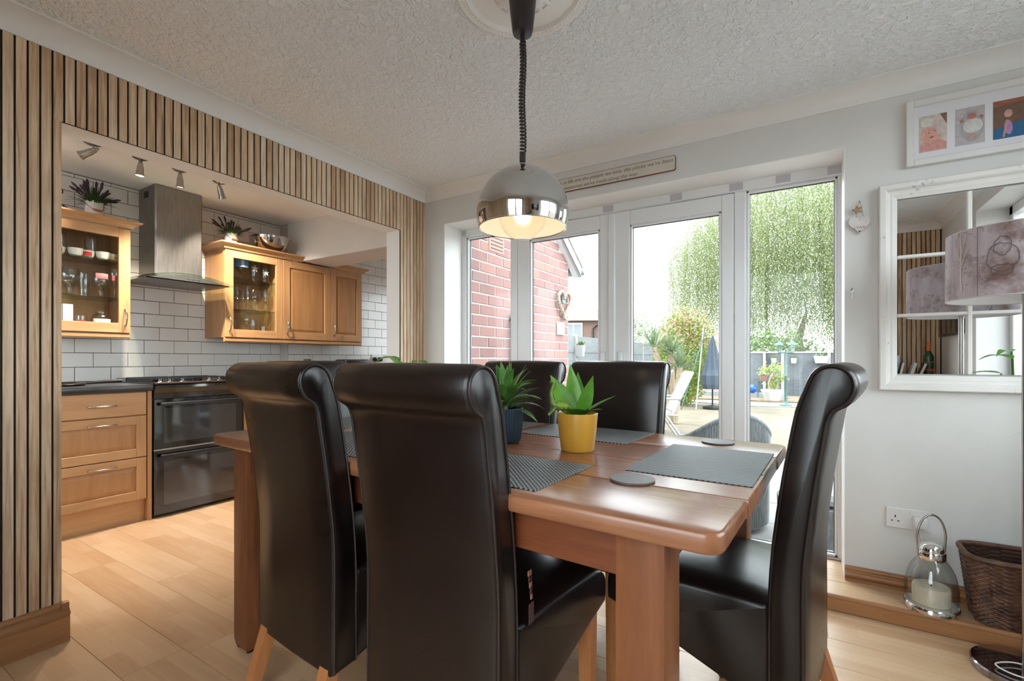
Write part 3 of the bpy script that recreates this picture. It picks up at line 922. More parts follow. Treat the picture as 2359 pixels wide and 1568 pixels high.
for k, (dr, df, L, wd, elev, drp) in enumerate(((-0.6, 0.1, 0.150, 0.058, 62, 0.12), (-0.15, 0.3, 0.168, 0.050, 80, 0.08), (0.25, -0.2, 0.138, 0.044, 72, 0.12), (0.15, 0.9, 0.150, 0.046, 70, 0.2),
                                                 (0.95, -0.1, 0.128, 0.044, 37, 0.2), (0.85, -0.55, 0.080, 0.036, 38, 0.6), (-0.7, -0.7, 0.080, 0.046, 44, 0.8), (0.2, -1.0, 0.070, 0.050, 48, 0.9))):
    dv = (rgt * dr + fwd * df).normalized()
    d = dv * math.cos(R(elev)) + Vector((0, 0, 1)) * math.sin(R(elev))
    base = dv * 0.010 + Vector((0, 0, 0.104))
    up = -fwd if elev > 60 else Vector((0, 0, 1))
    MB().leaf(base, d, L, wd, drp, up=up, n=9, fold=0.28, shape=0.75).build('leaf', M['leaf_a'], yp, 70)
MB().tube([(0, 0, 0.09), (0.002, 0, 0.13)], 0.018, 10, radii=[0.022, 0.015]).build('stem', M['leaf_a'], yp, 60)

# ---- toy dinosaur perched on the rim
dn = empty('toy_dinosaur', (PX - 0.058 * 0.852, PY - 0.058 * 0.523, TZ + 0.118), 0, 'small green long-necked toy dinosaur perched on the yellow pot rim', 'toy')
M['dino'] = mottled('green_toy', (0.07, 0.13, 0.012), (0.20, 0.30, 0.035), 60, 0.35)
def rp(a, f, z): return rgt * a + fwd * f + Vector((0, 0, z))
rp0 = rp
def rp(a, f, z): return rp0(a * 1.2, f * 1.2, z * 1.2)
pts = [rp(0.050, 0.004, 0.004), rp(0.034, 0.002, 0.010), rp(0.018, 0, 0.016), rp(0.0, 0, 0.017), rp(-0.012, 0, 0.020), rp(-0.018, 0, 0.032), rp(-0.020, 0, 0.050), rp(-0.016, 0, 0.066), rp(-0.013, 0, 0.077), rp(-0.018, 0, 0.080), rp(-0.024, 0, 0.077)]
sm = catmull([tuple(p) for p in pts], 3)
rr = catmull([(r,) for r in (0.002, 0.006, 0.0135, 0.0155, 0.0115, 0.0075, 0.0056, 0.0048, 0.0052, 0.0058, 0.002)], 3)
MB().tube(sm, 0, 10, radii=[r[0] for r in rr]).build('body', M['dino'], dn, 70)
for a, f, dx in ((-0.010, -0.008, -0.018), (-0.010, 0.008, -0.016), (0.016, -0.009, 0.002), (0.016, 0.009, 0.002)):
    MB().tube([rp(a, f, 0.014), rp(a + dx * 0.5, f * 1.2, 0.002), rp(a + dx, f * 1.2, -0.006 if a < 0 else 0.0)], 0.0042, 8, radii=[0.006, 0.0045, 0.004]).build('leg', M['dino'], dn, 60)

# ---- navy ribbed pot with a striped leafy plant
NX, NY = -0.872, 1.378
npot = empty('navy_pot_plant', (NX, NY, TZ), 0, 'leafy variegated plant in a ribbed navy blue pot', 'plant')
M['navy'] = pbr('navy_glaze', (0.030, 0.058, 0.085), 0.42)
rings = []
N = 176
for r, z in ((0.030, 0.0), (0.044, 0.0005), (0.050, 0.006), (0.0545, 0.02), (0.058, 0.06), (0.0605, 0.116), (0.0585, 0.118), (0.056, 0.112), (0.05, 0.05), (0.03, 0.03)):
    amp = 0.0011 if 0.004 < z < 0.1165 and r > 0.049 else 0.0
    rings.append([((r + amp * (1 if (k // 2) % 2 else -1)) * math.cos(2 * PI * k / N), (r + amp * (1 if (k // 2) % 2 else -1)) * math.sin(2 * PI * k / N), z) for k in range(N)])
MB().loft(rings).build('pot', M['navy'], npot, 25)
MB().lathe([(0.0, 0.09), (0.052, 0.09), (0.05, 0.1), (0.0, 0.103)], 24).build('soil', M['soil'], npot)
rng = random.Random(5)
for k in range(34):
    a = k * 2.399 + rng.uniform(-0.2, 0.2)
    hgt = rng.uniform(0, 1)
    elev = 18 + 62 * hgt + rng.uniform(-8, 8)
    d = Vector((math.cos(a) * math.cos(R(elev)), math.sin(a) * math.cos(R(elev)), math.sin(R(elev))))
    base = Vector((math.cos(a) * 0.012, math.sin(a) * 0.012, 0.10 + 0.055 * hgt))
    L = rng.uniform(0.095, 0.145)
    lf = MB().leaf(base, d, L, rng.uniform(0.030, 0.040), rng.uniform(0.8, 1.7), n=8, fold=0.3, shape=0.8).build('leaf', M['leaf_b'] if k % 4 else M['leaf_a'], npot, 70)
    if k % 3 == 0:
        MB().leaf(base + Vector((0, 0, 0.0012)), d, L * 1.0, 0.006, rng.uniform(0.5, 1.3), n=8, fold=0.3, shape=0.8).build('leaf_stripe', M['leaf_pale'], lf, 70)
MB().tube([(0, 0, 0.09), (0.002, 0.001, 0.16)], 0.008, 8).build('stem', M['leaf_pale'], npot, 60)

# ================================================================== PENDANT LAMP AND CEILING ROSE
LX, LY = -0.797, 1.366
rose = MB((LX, LY, ZC))
prof = [(0.226, 0), (0.226, -0.006), (0.222, -0.012), (0.214, -0.013), (0.206, -0.011), (0.198, -0.013), (0.192, -0.016), (0.186, -0.012), (0.180, -0.006), (0.14, -0.007), (0.115, -0.012), (0.100, -0.016), (0.094, -0.012),
        (0.088, -0.016), (0.075, -0.024), (0.060, -0.028), (0.0, -0.028)]
rose.lathe([(r, z) for r, z in prof], 96, (LX, LY, ZC))
ro = rose.build('ceiling_rose', M['white'], None, 40)
ro.location = (LX, LY, ZC)
tag(ro, 'round white plaster ceiling rose with beaded rim above the lamp', 'ceiling rose')
me_bead = MB().ball((0, 0, 0), 0.0046, 8, 6, (1.0, 0.72, 1.0)).mesh('bead', 60); me_bead.materials.append(M['white'])
for k in range(84):
    a = 2 * PI * k / 84
    b_ = link('bead', me_bead, None, ro); b_.location = (0.2035 * math.cos(a), 0.2035 * math.sin(a), -0.0115); b_.rotation_euler = (0, 0, a + PI / 2)
for k in range(14):
    a = 2 * PI * k / 14
    lm = MB().ball((0, 0, 0), 0.013, 10, 6, (1.3, 0.75, 0.45)); e = lm.build('petal', M['white'], ro, 60)
    e.location = (0.083 * math.cos(a), 0.083 * math.sin(a), -0.020); e.rotation_euler = (0, 0, a)
lamp = empty('pendant_lamp', (LX, LY, 1.50), 0, 'chrome dome pendant lamp on a black coiled cord over the table', 'lamp')
o = lamp.location
M['lamp_plastic'] = pbr('dark_brown_plastic', (0.022, 0.015, 0.017), 0.38)
MB(o).lathe([(0.0, 2.150), (0.020, 2.150), (0.0315, 2.152), (0.034, 2.160), (0.040, 2.21), (0.046, 2.272), (0.0, 2.272)], 40, (LX, LY, 0)).build('ceiling_cup', M['lamp_plastic'], lamp, 50)
MB(o).tube([(LX, LY, 2.125), (LX, LY, 2.152)], 0.0085, 12).build('cord_grip', M['lamp_plastic'], lamp, 50)
pts = []
zt, zb_, turns = 2.125, 1.752, 32
for k in range(turns * 9 + 1):
    t = k / (turns * 9)
    a = 2 * PI * k / 9
    sway = 0.0025 * math.sin(t * 9)
    pts.append((LX + 0.0088 * math.cos(a) + sway, LY + 0.0088 * math.sin(a), zt + (zb_ - zt) * t))
MB(o).tube(pts, 0.0036, 6).build('coiled_cord', M['lamp_plastic'], lamp, 80)
MB(o).lathe([(0.0, 1.706), (0.004, 1.706), (0.005, 1.722), (0.0105, 1.726), (0.0105, 1.75), (0.006, 1.755), (0.0, 1.755)], 16, (LX, LY, 0)).build('cord_end', M['lamp_plastic'], lamp, 50)
RD, ZD = 0.153, 1.556
out_p, in_p = [], []
a0 = math.asin((1.507 - ZD) / RD)
for k in range(29):
    a = a0 + (PI / 2 - a0) * k / 28
    out_p.append((RD * math.cos(a), ZD + RD * math.sin(a)))
    in_p.append(((RD - 0.003) * math.cos(a), ZD + (RD - 0.003) * math.sin(a)))
sh = MB(o).shell(out_p, 72, (LX, LY, 0)).build('shade', pbr('chrome_shade', (0.62, 0.62, 0.61), 0.035, 1.0), lamp, 60)
MB(o).shell(in_p, 72, (LX, LY, 0)).build('shade_lining', pbr('white_enamel', (0.85, 0.80, 0.72), 0.5), sh, 60)
rim = [(LX + (RD * math.cos(a0) - 0.001) * math.cos(2 * PI * k / 72), LY + (RD * math.cos(a0) - 0.001) * math.sin(2 * PI * k / 72), 1.507) for k in range(72)]
MB(o).tube(rim, 0.0024, 6, True).build('rim', M['chrome'], sh, 60)
MB(o).lathe([(0.037, 1.7045), (0.036, 1.709), (0.020, 1.7115), (0.0, 1.712)], 40, (LX, LY, 0)).build('top_plate', M['chrome'], lamp, 40)
MB(o).ball((LX, LY, 1.545), 0.079, 36, 20).build('glass_globe', glass('globe_glass', (1.0, 0.97, 0.93), 1.0, 0.0, 1.3), lamp, 80)
MB(o).ball((LX, LY, 1.552), 0.030, 20, 12, (1, 1, 1.1)).build('bulb', pbr('glowing_bulb', (1, 0.9, 0.75), 0.5, emit=(1.0, 0.84, 0.66), emit_s=2.2), lamp, 80)
MB(o).tube([(LX, LY, 1.57), (LX, LY, 1.70)], 0.017, 16).build('lamp_holder', M['white'], lamp, 50)

# ================================================================== ON THE WINDOW WALL
def text_mesh(name, body, size, shear=0.0, extrude=0.0004, align='LEFT'):
    cu = bpy.data.curves.new(name, 'FONT')
    cu.body = body; cu.size = size; cu.shear = shear; cu.extrude = extrude; cu.align_x = align; cu.resolution_u = 3; cu.offset = -0.012 * size
    ob = bpy.data.objects.new(name, cu); C.objects.link(ob)
    dg = bpy.context.evaluated_depsgraph_get(); dg.update()
    me = bpy.data.meshes.new_from_object(ob.evaluated_get(dg))
    bpy.data.objects.remove(ob); bpy.data.curves.remove(cu)
    return me
def lettering(name, body, size, loc, mat, parent, shear=0.0, width=None, align='LEFT'):
    me = text_mesh(name, body, size, shear, 0.0004, align)
    w = max(v.co.x for v in me.vertices) - min(v.co.x for v in me.vertices)
    me.materials.clear(); me.materials.append(mat)
    ob = link(name, me, None, parent)
    ob.rotation_euler = (R(90), 0, 0)
    if width: ob.scale = (width / w, 1, 1)
    ob.location = Vector(loc) - parent.location
    return ob
sign = empty('quote_sign', (-1.04, YW, 2.095), 0, 'long cream wooden sign with italic quote above the glass doors', 'sign')
o = sign.location
poly = []
for (px, pz), (sx, sy) in zip(((-1.50, 2.096), (-0.590, 2.096), (-0.590, 2.178), (-1.50, 2.178)), ((-1, -1), (1, -1), (1, 1), (-1, 1))):
    poly += corner(px, pz, sx, sy, 0.012, 4)
M['sign_edge'] = pbr('brown_sign_edge', (0.22, 0.085, 0.035), 0.6)
M['sign'] = mottled('cream_sign', (0.60, 0.555, 0.48), (0.66, 0.615, 0.54), 12, 0.6)
M['ink'] = pbr('brown_ink', (0.10, 0.075, 0.055), 0.7)
MB(o).prism(poly, YW - 0.012, YW - 0.0005, 'y').build('board', M['sign_edge'], sign)
MB(o).prism(inset_poly(poly, 0.003), YW - 0.0135, YW - 0.012, 'y').build('face', M['sign'], sign)
lettering('lettering', "The best things in life are the people we love, the places we've been", 0.030, (-1.462, YW - 0.0140, 2.1435), M['ink'], sign, 0.28, 0.853)
lettering('lettering', "and the memories we've made along the way", 0.030, (-1.36, YW - 0.0140, 2.1085), M['ink'], sign, 0.28, 0.560)

# photograph frame with three prints
pf = empty('photo_frame', (0.585, YW, 1.899), 0, 'white photo frame holding three family photographs above the mirror', 'picture frame')
o = pf.location
fx0, fx1, fz0, fz1 = 0.380, 0.792, 1.899, 2.179
M['frame_white'] = pbr('white_frame', (0.70, 0.69, 0.67), 0.4)
for a, b in (((fx0, YW - 0.030, fz0), (fx0 + 0.026, YW - 0.001, fz1)), ((fx1 - 0.026, YW - 0.030, fz0), (fx1, YW - 0.001, fz1)), ((fx0 + 0.026, YW - 0.030, fz1 - 0.026), (fx1 - 0.026, YW - 0.001, fz1)), ((fx0 + 0.026, YW - 0.030, fz0), (fx1 - 0.026, YW - 0.001, fz0 + 0.026))):
    B(a, b, 0.002, o).build('moulding', M['frame_white'], pf)
B((fx0 + 0.026, YW - 0.014, fz0 + 0.026), (fx1 - 0.026, YW - 0.004, fz1 - 0.026), 0, o).build('mount', pbr('white_mount', (0.70, 0.70, 0.73), 0.7), pf)
def flat(poly_xz, y, name, col, parent, origin, rough=0.35, t=0.0003):
    return MB(origin).prism(poly_xz, y - t, y, 'y').build(name, mottled('print_' + name, tuple(c * 0.85 for c in col), tuple(min(1, c * 1.1) for c in col), 70, rough), parent)
def ell(cx, cz, rx, rz, n=20, rot=0.0):
    return [(cx + rx * math.cos(2 * PI * k / n) * math.cos(rot) - rz * math.sin(2 * PI * k / n) * math.sin(rot),
             cz + rx * math.cos(2 * PI * k / n) * math.sin(rot) + rz * math.sin(2 * PI * k / n) * math.cos(rot)) for k in range(n)]
def rect(x0, x1, z0, z1): return [(x0, z0), (x1, z0), (x1, z1), (x0, z1)]
yy = YW - 0.0145
z0, z1 = 1.955, 2.108
p1 = flat(rect(0.425, 0.515, z0, z1), yy, 'photo', (0.60, 0.50, 0.46), pf, o)
for nm, pl, col, lv in (('dark_corner', [(0.492, 2.107), (0.5145, 2.107), (0.5145, 2.060)], (0.22, 0.11, 0.09), 1), ('pillow', ell(0.452, 2.078, 0.022, 0.020), (0.62, 0.60, 0.55), 1), ('clothing', [(0.426, 1.9555), (0.5145, 1.9555), (0.512, 1.985), (0.490, 2.002), (0.440, 1.996), (0.426, 1.985)], (0.60, 0.30, 0.27), 2),
                        ('face', ell(0.456, 2.026, 0.027, 0.034, 24, -0.15), (0.66, 0.36, 0.29), 3), ('eye', ell(0.457, 2.033, 0.0035, 0.0016, 8), (0.16, 0.08, 0.07), 4), ('eye', ell(0.476, 2.038, 0.0035, 0.0016, 8), (0.16, 0.08, 0.07), 4), ('mouth', ell(0.466, 2.013, 0.007, 0.0035, 10, 0.2), (0.35, 0.08, 0.08), 4), ('hand', ell(0.488, 2.008, 0.009, 0.012, 12), (0.62, 0.34, 0.28), 5)):
    flat(pl, yy - 0.0003 * lv, nm, col, p1, o)
p2 = flat(rect(0.541, 0.631, z0, z1), yy, 'photo', (0.46, 0.43, 0.44), pf, o)
for nm, pl, col, lv in (('basin', ell(0.592, 2.03, 0.036, 0.065), (0.38, 0.36, 0.38), 1), ('babygrow', ell(0.595, 2.030, 0.030, 0.030), (0.62, 0.60, 0.58), 2), ('face', ell(0.592, 2.070, 0.014, 0.013), (0.46, 0.17, 0.14), 3), ('leg', ell(0.592, 1.985, 0.018, 0.009, 14, -0.5), (0.50, 0.30, 0.28), 3), ('hand', ell(0.561, 2.056, 0.006, 0.007, 10), (0.40, 0.16, 0.14), 3), ('hand', ell(0.621, 2.062, 0.006, 0.007, 10), (0.40, 0.16, 0.14), 3)):
    flat(pl, yy - 0.0003 * lv, nm, col, p2, o)
p3 = flat(rect(0.655, 0.747, z0, z1), yy, 'photo', (0.16, 0.09, 0.06), pf, o)
for nm, pl, col, lv in (('beam', [(0.656, 2.085), (0.7465, 2.095), (0.7465, 2.1075), (0.656, 2.1075)], (0.30, 0.10, 0.06), 1), ('water', [(0.656, 1.9555), (0.7465, 1.9555), (0.7465, 2.02), (0.71, 2.008), (0.656, 1.995)], (0.02, 0.12, 0.26), 1), ('swimsuit', ell(0.699, 1.998, 0.012, 0.03, 14, 0.1), (0.42, 0.22, 0.46), 2), ('arm', [(0.682, 1.96), (0.688, 1.96), (0.700, 2.025), (0.694, 2.03)], (0.55, 0.32, 0.22), 3), ('face', ell(0.699, 2.052, 0.012, 0.016), (0.56, 0.34, 0.25), 3)):
    flat(pl, yy - 0.0003 * lv, nm, col, p3, o)

# window-pane mirror
mr_ = empty('window_mirror', (0.588, YW, 0.934), 0, 'shabby white window-frame mirror with small panes hung on the grey wall', 'mirror')
o = mr_.location
def shabby():
    m, nt, p = new_mat('distressed_white_paint')
    vec, _ = coords(nt, (1, 1, 1))
    f = noise(nt, vec, 9, 3, 0.6); g = noise(nt, vec, 90, 3, 0.7, 0.5)
    k = nt.nodes.new('ShaderNodeMath'); k.operation = 'MULTIPLY'; nt.links.new(f, k.inputs[0]); nt.links.new(g, k.inputs[1])
    col = ramp(nt, k.outputs[0], [(0.0, (0.73, 0.71, 0.68)), (0.375, (0.73, 0.71, 0.68)), (0.40, (0.30, 0.32, 0.38)), (1.0, (0.06, 0.10, 0.18))])
    nt.links.new(col, p.inputs['Base Color']); p.inputs['Roughness'].default_value = 0.6
    return m
M['shabby'] = shabby()
mx0, mx1, mz0, mz1 = 0.285, 0.890, 0.934, 1.832
ix0, ix1, iz0, iz1 = 0.350, 0.825, 1.006, 1.760
prof = [(0, 0), (0, 0.040), (0.004, 0.044), (0.022, 0.044), (0.027, 0.040), (0.031, 0.030), (0.040, 0.026), (0.048, 0.027), (0.054, 0.024), (0.065, 0.020), (0.065, 0)]
def mould(p0, p1, inn):
    """p0,p1 outer corners (x,z); inn = inward unit (x,z); mitred"""
    d = Vector((p1[0] - p0[0], p1[1] - p0[1])).normalized()
    r0, r1 = [], []
    for w, t in prof:
        for lst, p, sg in ((r0, p0, 1), (r1, p1, -1)):
            q = Vector(p) + Vector(inn) * w + d * sg * w
            lst.append((q.x, YW - 0.002 - t, q.y))
    return MB(o).loft([r0, r1]).build('moulding', M['shabby'], mr_, 30)
mould((mx0, mz0), (mx1, mz0), (0, 1)); mould((mx1, mz0), (mx1, mz1), (-1, 0)); mould((mx1, mz1), (mx0, mz1), (0, -1)); mould((mx0, mz1), (mx0, mz0), (1, 0))
xm, zm = [0.5825], [1.259, 1.513]
for x in xm: B((x - 0.008, YW - 0.030, iz0), (x + 0.008, YW - 0.002, iz1), 0.003, o).build('glazing_bar', M['shabby'], mr_)
for z in zm: B((ix0, YW - 0.028, z - 0.007), (ix1, YW - 0.002, z + 0.007), 0.003, o).build('glazing_bar', M['shabby'], mr_)
for xa, xb in ((ix0, 0.5825), (0.5825, ix1)):
    for za, zb in ((iz0, 1.259), (1.259, 1.513), (1.513, iz1)):
        B((xa, YW - 0.014, za), (xb, YW - 0.010, zb), 0, o).build('mirror_pane', M['mirror'], mr_)

# hanging heart, key hook
hh = empty('heart_plaque', (0.218, YW, 1.625), 0, 'white wooden heart plaque reading LOVE hanging beside the mirror', 'ornament')
o = hh.location
M['heart'] = mottled('whitewashed_heart', (0.60, 0.55, 0.53), (0.68, 0.62, 0.61), 14, 0.6)
M['twine'] = pbr('twine', (0.45, 0.36, 0.26), 0.9); M['star'] = mottled('driftwood_star', (0.25, 0.14, 0.07), (0.42, 0.27, 0.16), 30, 0.8)
def heart(cx, cz, s, n=40):
    pts = []
    for k in range(n):
        t = 2 * PI * k / n
        pts.append((cx + s * 16 * math.sin(t) ** 3 / 16, cz + s * (13 * math.cos(t) - 5 * math.cos(2 * t) - 2 * math.cos(3 * t) - math.cos(4 * t)) / 15))
    return pts
MB(o).prism(heart(0.218, 1.682, 0.041), YW - 0.016, YW - 0.006, 'y').build('heart', M['heart'], hh)
lettering('lettering', 'LOVE', 0.015, (0.218, YW - 0.0168, 1.660), M['ink'], hh, 0, 0.040, 'CENTER')
MB(o).prism(heart(0.218, 1.648, 0.005, 16), YW - 0.0168, YW - 0.0158, 'y').build('tiny_heart', M['ink'], hh)
MB(o).tube([(0.206, YW - 0.012, 1.712), (0.214, YW - 0.014, 1.775), (0.222, YW - 0.014, 1.775), (0.232, YW - 0.012, 1.712)], 0.0012, 6).build('cord', M['twine'], hh)
starp = []
for k in range(10):
    a = PI / 2 + 2 * PI * k / 10 + 0.25
    rr_ = 0.021 if k % 2 == 0 else 0.010
    starp.append((0.209 + rr_ * math.cos(a), 1.745 + rr_ * math.sin(a)))
MB(o).prism(starp, YW - 0.026, YW - 0.017, 'y').build('star', M['star'], hh)
MB(o).tube([(0.218, YW - 0.0005, 1.785), (0.218, YW - 0.016, 1.783), (0.218, YW - 0.018, 1.776)], 0.0025, 6).build('hook', M['satin'], hh)
kh = empty('key_hook', (0.188, YW, 1.34), 0, 'small brass hook with a key on the wall by the doors', 'hook')
o = kh.location
MB(o).tube([(0.186, YW - 0.0005, 1.385), (0.186, YW - 0.02, 1.382), (0.19, YW - 0.026, 1.392)], 0.0025, 6).build('hook', M['satin'], kh)
MB(o).prism(ell(0.190, 1.378, 0.008, 0.008), YW - 0.020, YW - 0.018, 'y').build('key_bow', M['satin'], kh)
B((0.188, YW - 0.020, 1.345), (0.1925, YW - 0.018, 1.371), 0, o).build('key_blade', M['satin'], kh)

# double socket with plug
so = empty('double_socket', (0.387, YW, 0.327), 0, 'white double wall socket low on the wall behind the lantern', 'socket')
o = so.location
M['socket'] = pbr('white_socket', (0.72, 0.71, 0.70), 0.35)
B((0.313, YW - 0.010, 0.329), (0.461, YW - 0.0005, 0.416), 0.003, o, seg=2).build('plate', M['socket'], so)
for cx in (0.345,):
    for dx, dz, w, h in ((0, 0.012, 0.002, 0.005), (-0.011, -0.008, 0.0038, 0.0018), (0.011, -0.008, 0.0038, 0.0018)):
        B((cx + dx - w, YW - 0.0108, 0.368 + dz - h), (cx + dx + w, YW - 0.0098, 0.368 + dz + h), 0, o).build('slot', M['dark'], so)
for cx in (0.372, 0.402): B((cx - 0.006, YW - 0.0125, 0.393), (cx + 0.006, YW - 0.010, 0.410), 0.001, o).build('switch', M['socket'], so)
pg = empty('white_plug', (0.425, YW - 0.02, 0.345), 0, 'white plug and cable pushed into the double wall socket', 'plug')
o = pg.location
B((0.402, YW - 0.045, 0.343), (0.450, YW - 0.011, 0.392), 0.008, o, seg=2).build('plug_body', M['socket'], pg, 50)
MB(o).tube(catmull([(0.426, YW - 0.03, 0.345), (0.428, YW - 0.034, 0.30), (0.436, YW - 0.04, 0.25), (0.455, YW - 0.035, 0.18), (0.50, YW - 0.034, 0.10), (0.53, YW - 0.033, 0.0665)], 5), 0.0028, 6).build('cable', M['socket'], pg, 60)

# ---- lantern on the step
LXX, LYY = 0.440, 2.515
ln_ = empty('glass_lantern', (LXX, LYY, STEP), 0, 'rounded glass candle lantern with silver cap and arched handle on the step', 'lantern')
MB().lathe([(0.0, 0.0005), (0.086, 0.0005), (0.088, 0.004), (0.088, 0.022), (0.084, 0.027), (0.0, 0.027)], 48).build('base', M['chrome'], ln_, 40)
gp = catmull([(0.080, 0.027), (0.084, 0.06), (0.083, 0.10), (0.076, 0.145), (0.062, 0.180), (0.047, 0.202), (0.043, 0.21)], 4)
MB().shell(gp, 48).build('glass_body', glass('lantern_glass', (0.86, 0.87, 0.86), 3.0, 0.02), ln_, 60)
MB().lathe([(0.0, 0.203), (0.044, 0.203), (0.046, 0.206), (0.046, 0.232), (0.043, 0.236), (0.0, 0.236)], 40).build('collar', M['chrome'], ln_, 40)
MB().lathe([(0.041, 0.236), (0.041, 0.243), (0.036, 0.257), (0.024, 0.268), (0.0, 0.272)], 40).build('cap', M['chrome'], ln_, 50)
hp = []
for k in range(25):
    a = PI * k / 24
    hp.append(Vector((0.852, 0.523, 0)) * (0.058 * math.cos(a)) + Vector((0, 0, 0.285 + 0.095 * math.sin(a))))
hp = [Vector((0.852, 0.523, 0)) * 0.052 + Vector((0, 0, 0.215))] + hp + [Vector((0.852, 0.523, 0)) * -0.052 + Vector((0, 0, 0.215))]
MB().tube([tuple(p) for p in hp], 0.004, 8).build('handle', M['satin'], ln_, 60)
cd = MB().lathe([(0.0, 0.0), (0.060, 0.0), (0.061, 0.06), (0.058, 0.068), (0.0, 0.064)], 40).build('candle', mottled('cream_wax', (0.66, 0.60, 0.46), (0.74, 0.69, 0.56), 20, 0.5), None, 40)
cd.location = (LXX, LYY, STEP + 0.028)
tag(cd, 'wide cream candle standing inside the glass lantern', 'candle')
MB().tube([(0, 0, 0.06), (0.001, 0, 0.078)], 0.0015, 6).build('wick', M['dark'], cd)

# ---- wicker basket
bs = empty('wicker_basket', (0.765, 2.545, STEP), 0, 'dark brown wicker basket on the step beside the lantern', 'basket')
M['wicker'] = mottled('dark_wicker', (0.055, 0.022, 0.014), (0.17, 0.075, 0.042), 26, 0.45, tone=0.0)
def bring(z, off=0.0, n=132, wob=0.0, ph=0):
    t = z / 0.255
    hx, hy, rad = 0.195 + 0.030 * t + off, 0.088 + 0.026 * t + off, 0.055
    pts = []
    per = [(hx - rad, hy - rad)]
    for k in range(n):
        a = 2 * PI * k / n
        c_, s_ = math.cos(a), math.sin(a)
        e = 0.42
        px, py = hx * math.copysign(abs(c_) ** e, c_), hy * math.copysign(abs(s_) ** e, s_)
        w = wob * (1 if ((k // 3) + ph) % 2 else -1)
        nl = math.hypot(c_, s_)
        pts.append((px + w * c_, py + w * s_, z))
    return pts
rows = 30
for i in range(rows):
    pass
wv = MB()
for i in range(rows):
    wv.tube(bring(0.006 + 0.0080 * i, 0.0, 132, 0.0028, i), 0.0040, 5, True)
w_ = wv.build('woven_sides', M['wicker'], bs, 70); w_['kind'] = 'stuff'
MB().loft([[(x, y, 0.002) for x, y, _ in bring(0.0, -0.004, 64)], [(x, y, 0.008) for x, y, _ in bring(0.0, -0.004, 64)]]).build('base', M['wicker'], bs)
MB().loft([bring(0.002, -0.004, 64), bring(0.25, -0.004, 64)], cap=False).build('shaded_inner', pbr('shadowed_wicker', (0.03, 0.014, 0.010), 0.7), bs, 60)  # sheet behind the weave, its shade put into a darker wicker colour
MB().tube(bring(0.252, 0.001, 132), 0.0105, 9, True).build('rim', M['wicker'], bs, 60)

# ---- floor lamp
FX, FYY = 0.640, 2.272
fl = empty('floor_lamp', (FX, FYY, 0), 0, 'chrome floor lamp with a printed woodland drum shade', 'floor lamp')
MB().lathe([(0.0, 0.001), (0.136, 0.001), (0.138, 0.004), (0.138, 0.022), (0.134, 0.026), (0.0, 0.027)], 64).build('base', pbr('polished_dark_chrome', (0.36, 0.34, 0.36), 0.08, 1.0), fl, 40)
MB().tube([(0, 0, 0.025), (0, 0, 1.36)], 0.0095, 16).build('pole', M['satin'], fl, 50)
def shade_mat():
    m, nt, p = new_mat('woodland_print')
    vec, _ = coords(nt, (7, 7, 1.6), False)
    f = noise(nt, vec, 2.6, 5, 0.6)
    base = ramp(nt, f, [(0.30, (0.34, 0.27, 0.28)), (0.70, (0.56, 0.50, 0.54))])
    v2, _ = coords(nt, (1, 1, 1), False)
    g = noise(nt, v2, 7, 5, 0.65)
    brown = ramp(nt, g, [(0.50, (0, 0, 0)), (0.66, (1, 1, 1))])
    col = mix(nt, brown, base, (0.19, 0.115, 0.10))
    g2 = noise(nt, v2, 19, 4, 0.7, 1.2)
    blot = ramp(nt, g2, [(0.58, (0, 0, 0)), (0.68, (0.8, 0.8, 0.8))])
    col = mix(nt, blot, col, (0.15, 0.12, 0.13))
    nt.links.new(col, p.inputs['Base Color']); p.inputs['Roughness'].default_value = 0.8
    return m
shd = MB().shell([(0.202, 1.275), (0.200, 1.505)], 72).build('shade', shade_mat(), fl, 60)
MB().shell([(0.1985, 1.2755), (0.1965, 1.5045)], 72).build('shade_lining', pbr('shade_lining', (0.70, 0.68, 0.68), 0.8), shd, 60)
for z, r in ((1.275, 0.2005), (1.505, 0.1985)):
    MB().tube([(r * math.cos(2 * PI * k / 72), r * math.sin(2 * PI * k / 72), z) for k in range(72)], 0.0022, 6, True).build('shade_ring', pbr('shade_ring', (0.55, 0.5, 0.5), 0.6), shd, 60)
M['pale_print'] = pbr('pale_print', (0.55, 0.46, 0.43), 0.8); M['seam'] = pbr('dark_print', (0.13, 0.10, 0.10), 0.8)
def on_shade(ang, z, r=0.2025): return (r * math.cos(R(ang)), r * math.sin(R(ang)), z)
MB().tube([on_shade(222, z) for z in (1.278, 1.35, 1.42, 1.502)], 0.0009, 5).build('print_seam', M['seam'], shd)
tr_ = [([(207, 1.30), (206, 1.36), (206.5, 1.42), (206, 1.49)], 0.0024), ([(206.2, 1.40), (202, 1.43), (198, 1.475)], 0.0013), ([(206.2, 1.385), (211, 1.42), (216, 1.45)], 0.0013), ([(206.4, 1.42), (209, 1.45), (212, 1.49)], 0.0012), ([(206.2, 1.37), (200, 1.385), (197, 1.39)], 0.0011), ([(203, 1.425), (203.5, 1.46), (202, 1.49)], 0.001)]
for pts, r in tr_:
    MB().tube([on_shade(a, z) for a, z in catmull(pts, 4)], r, 5).build('printed_branch', M['pale_print'], shd)
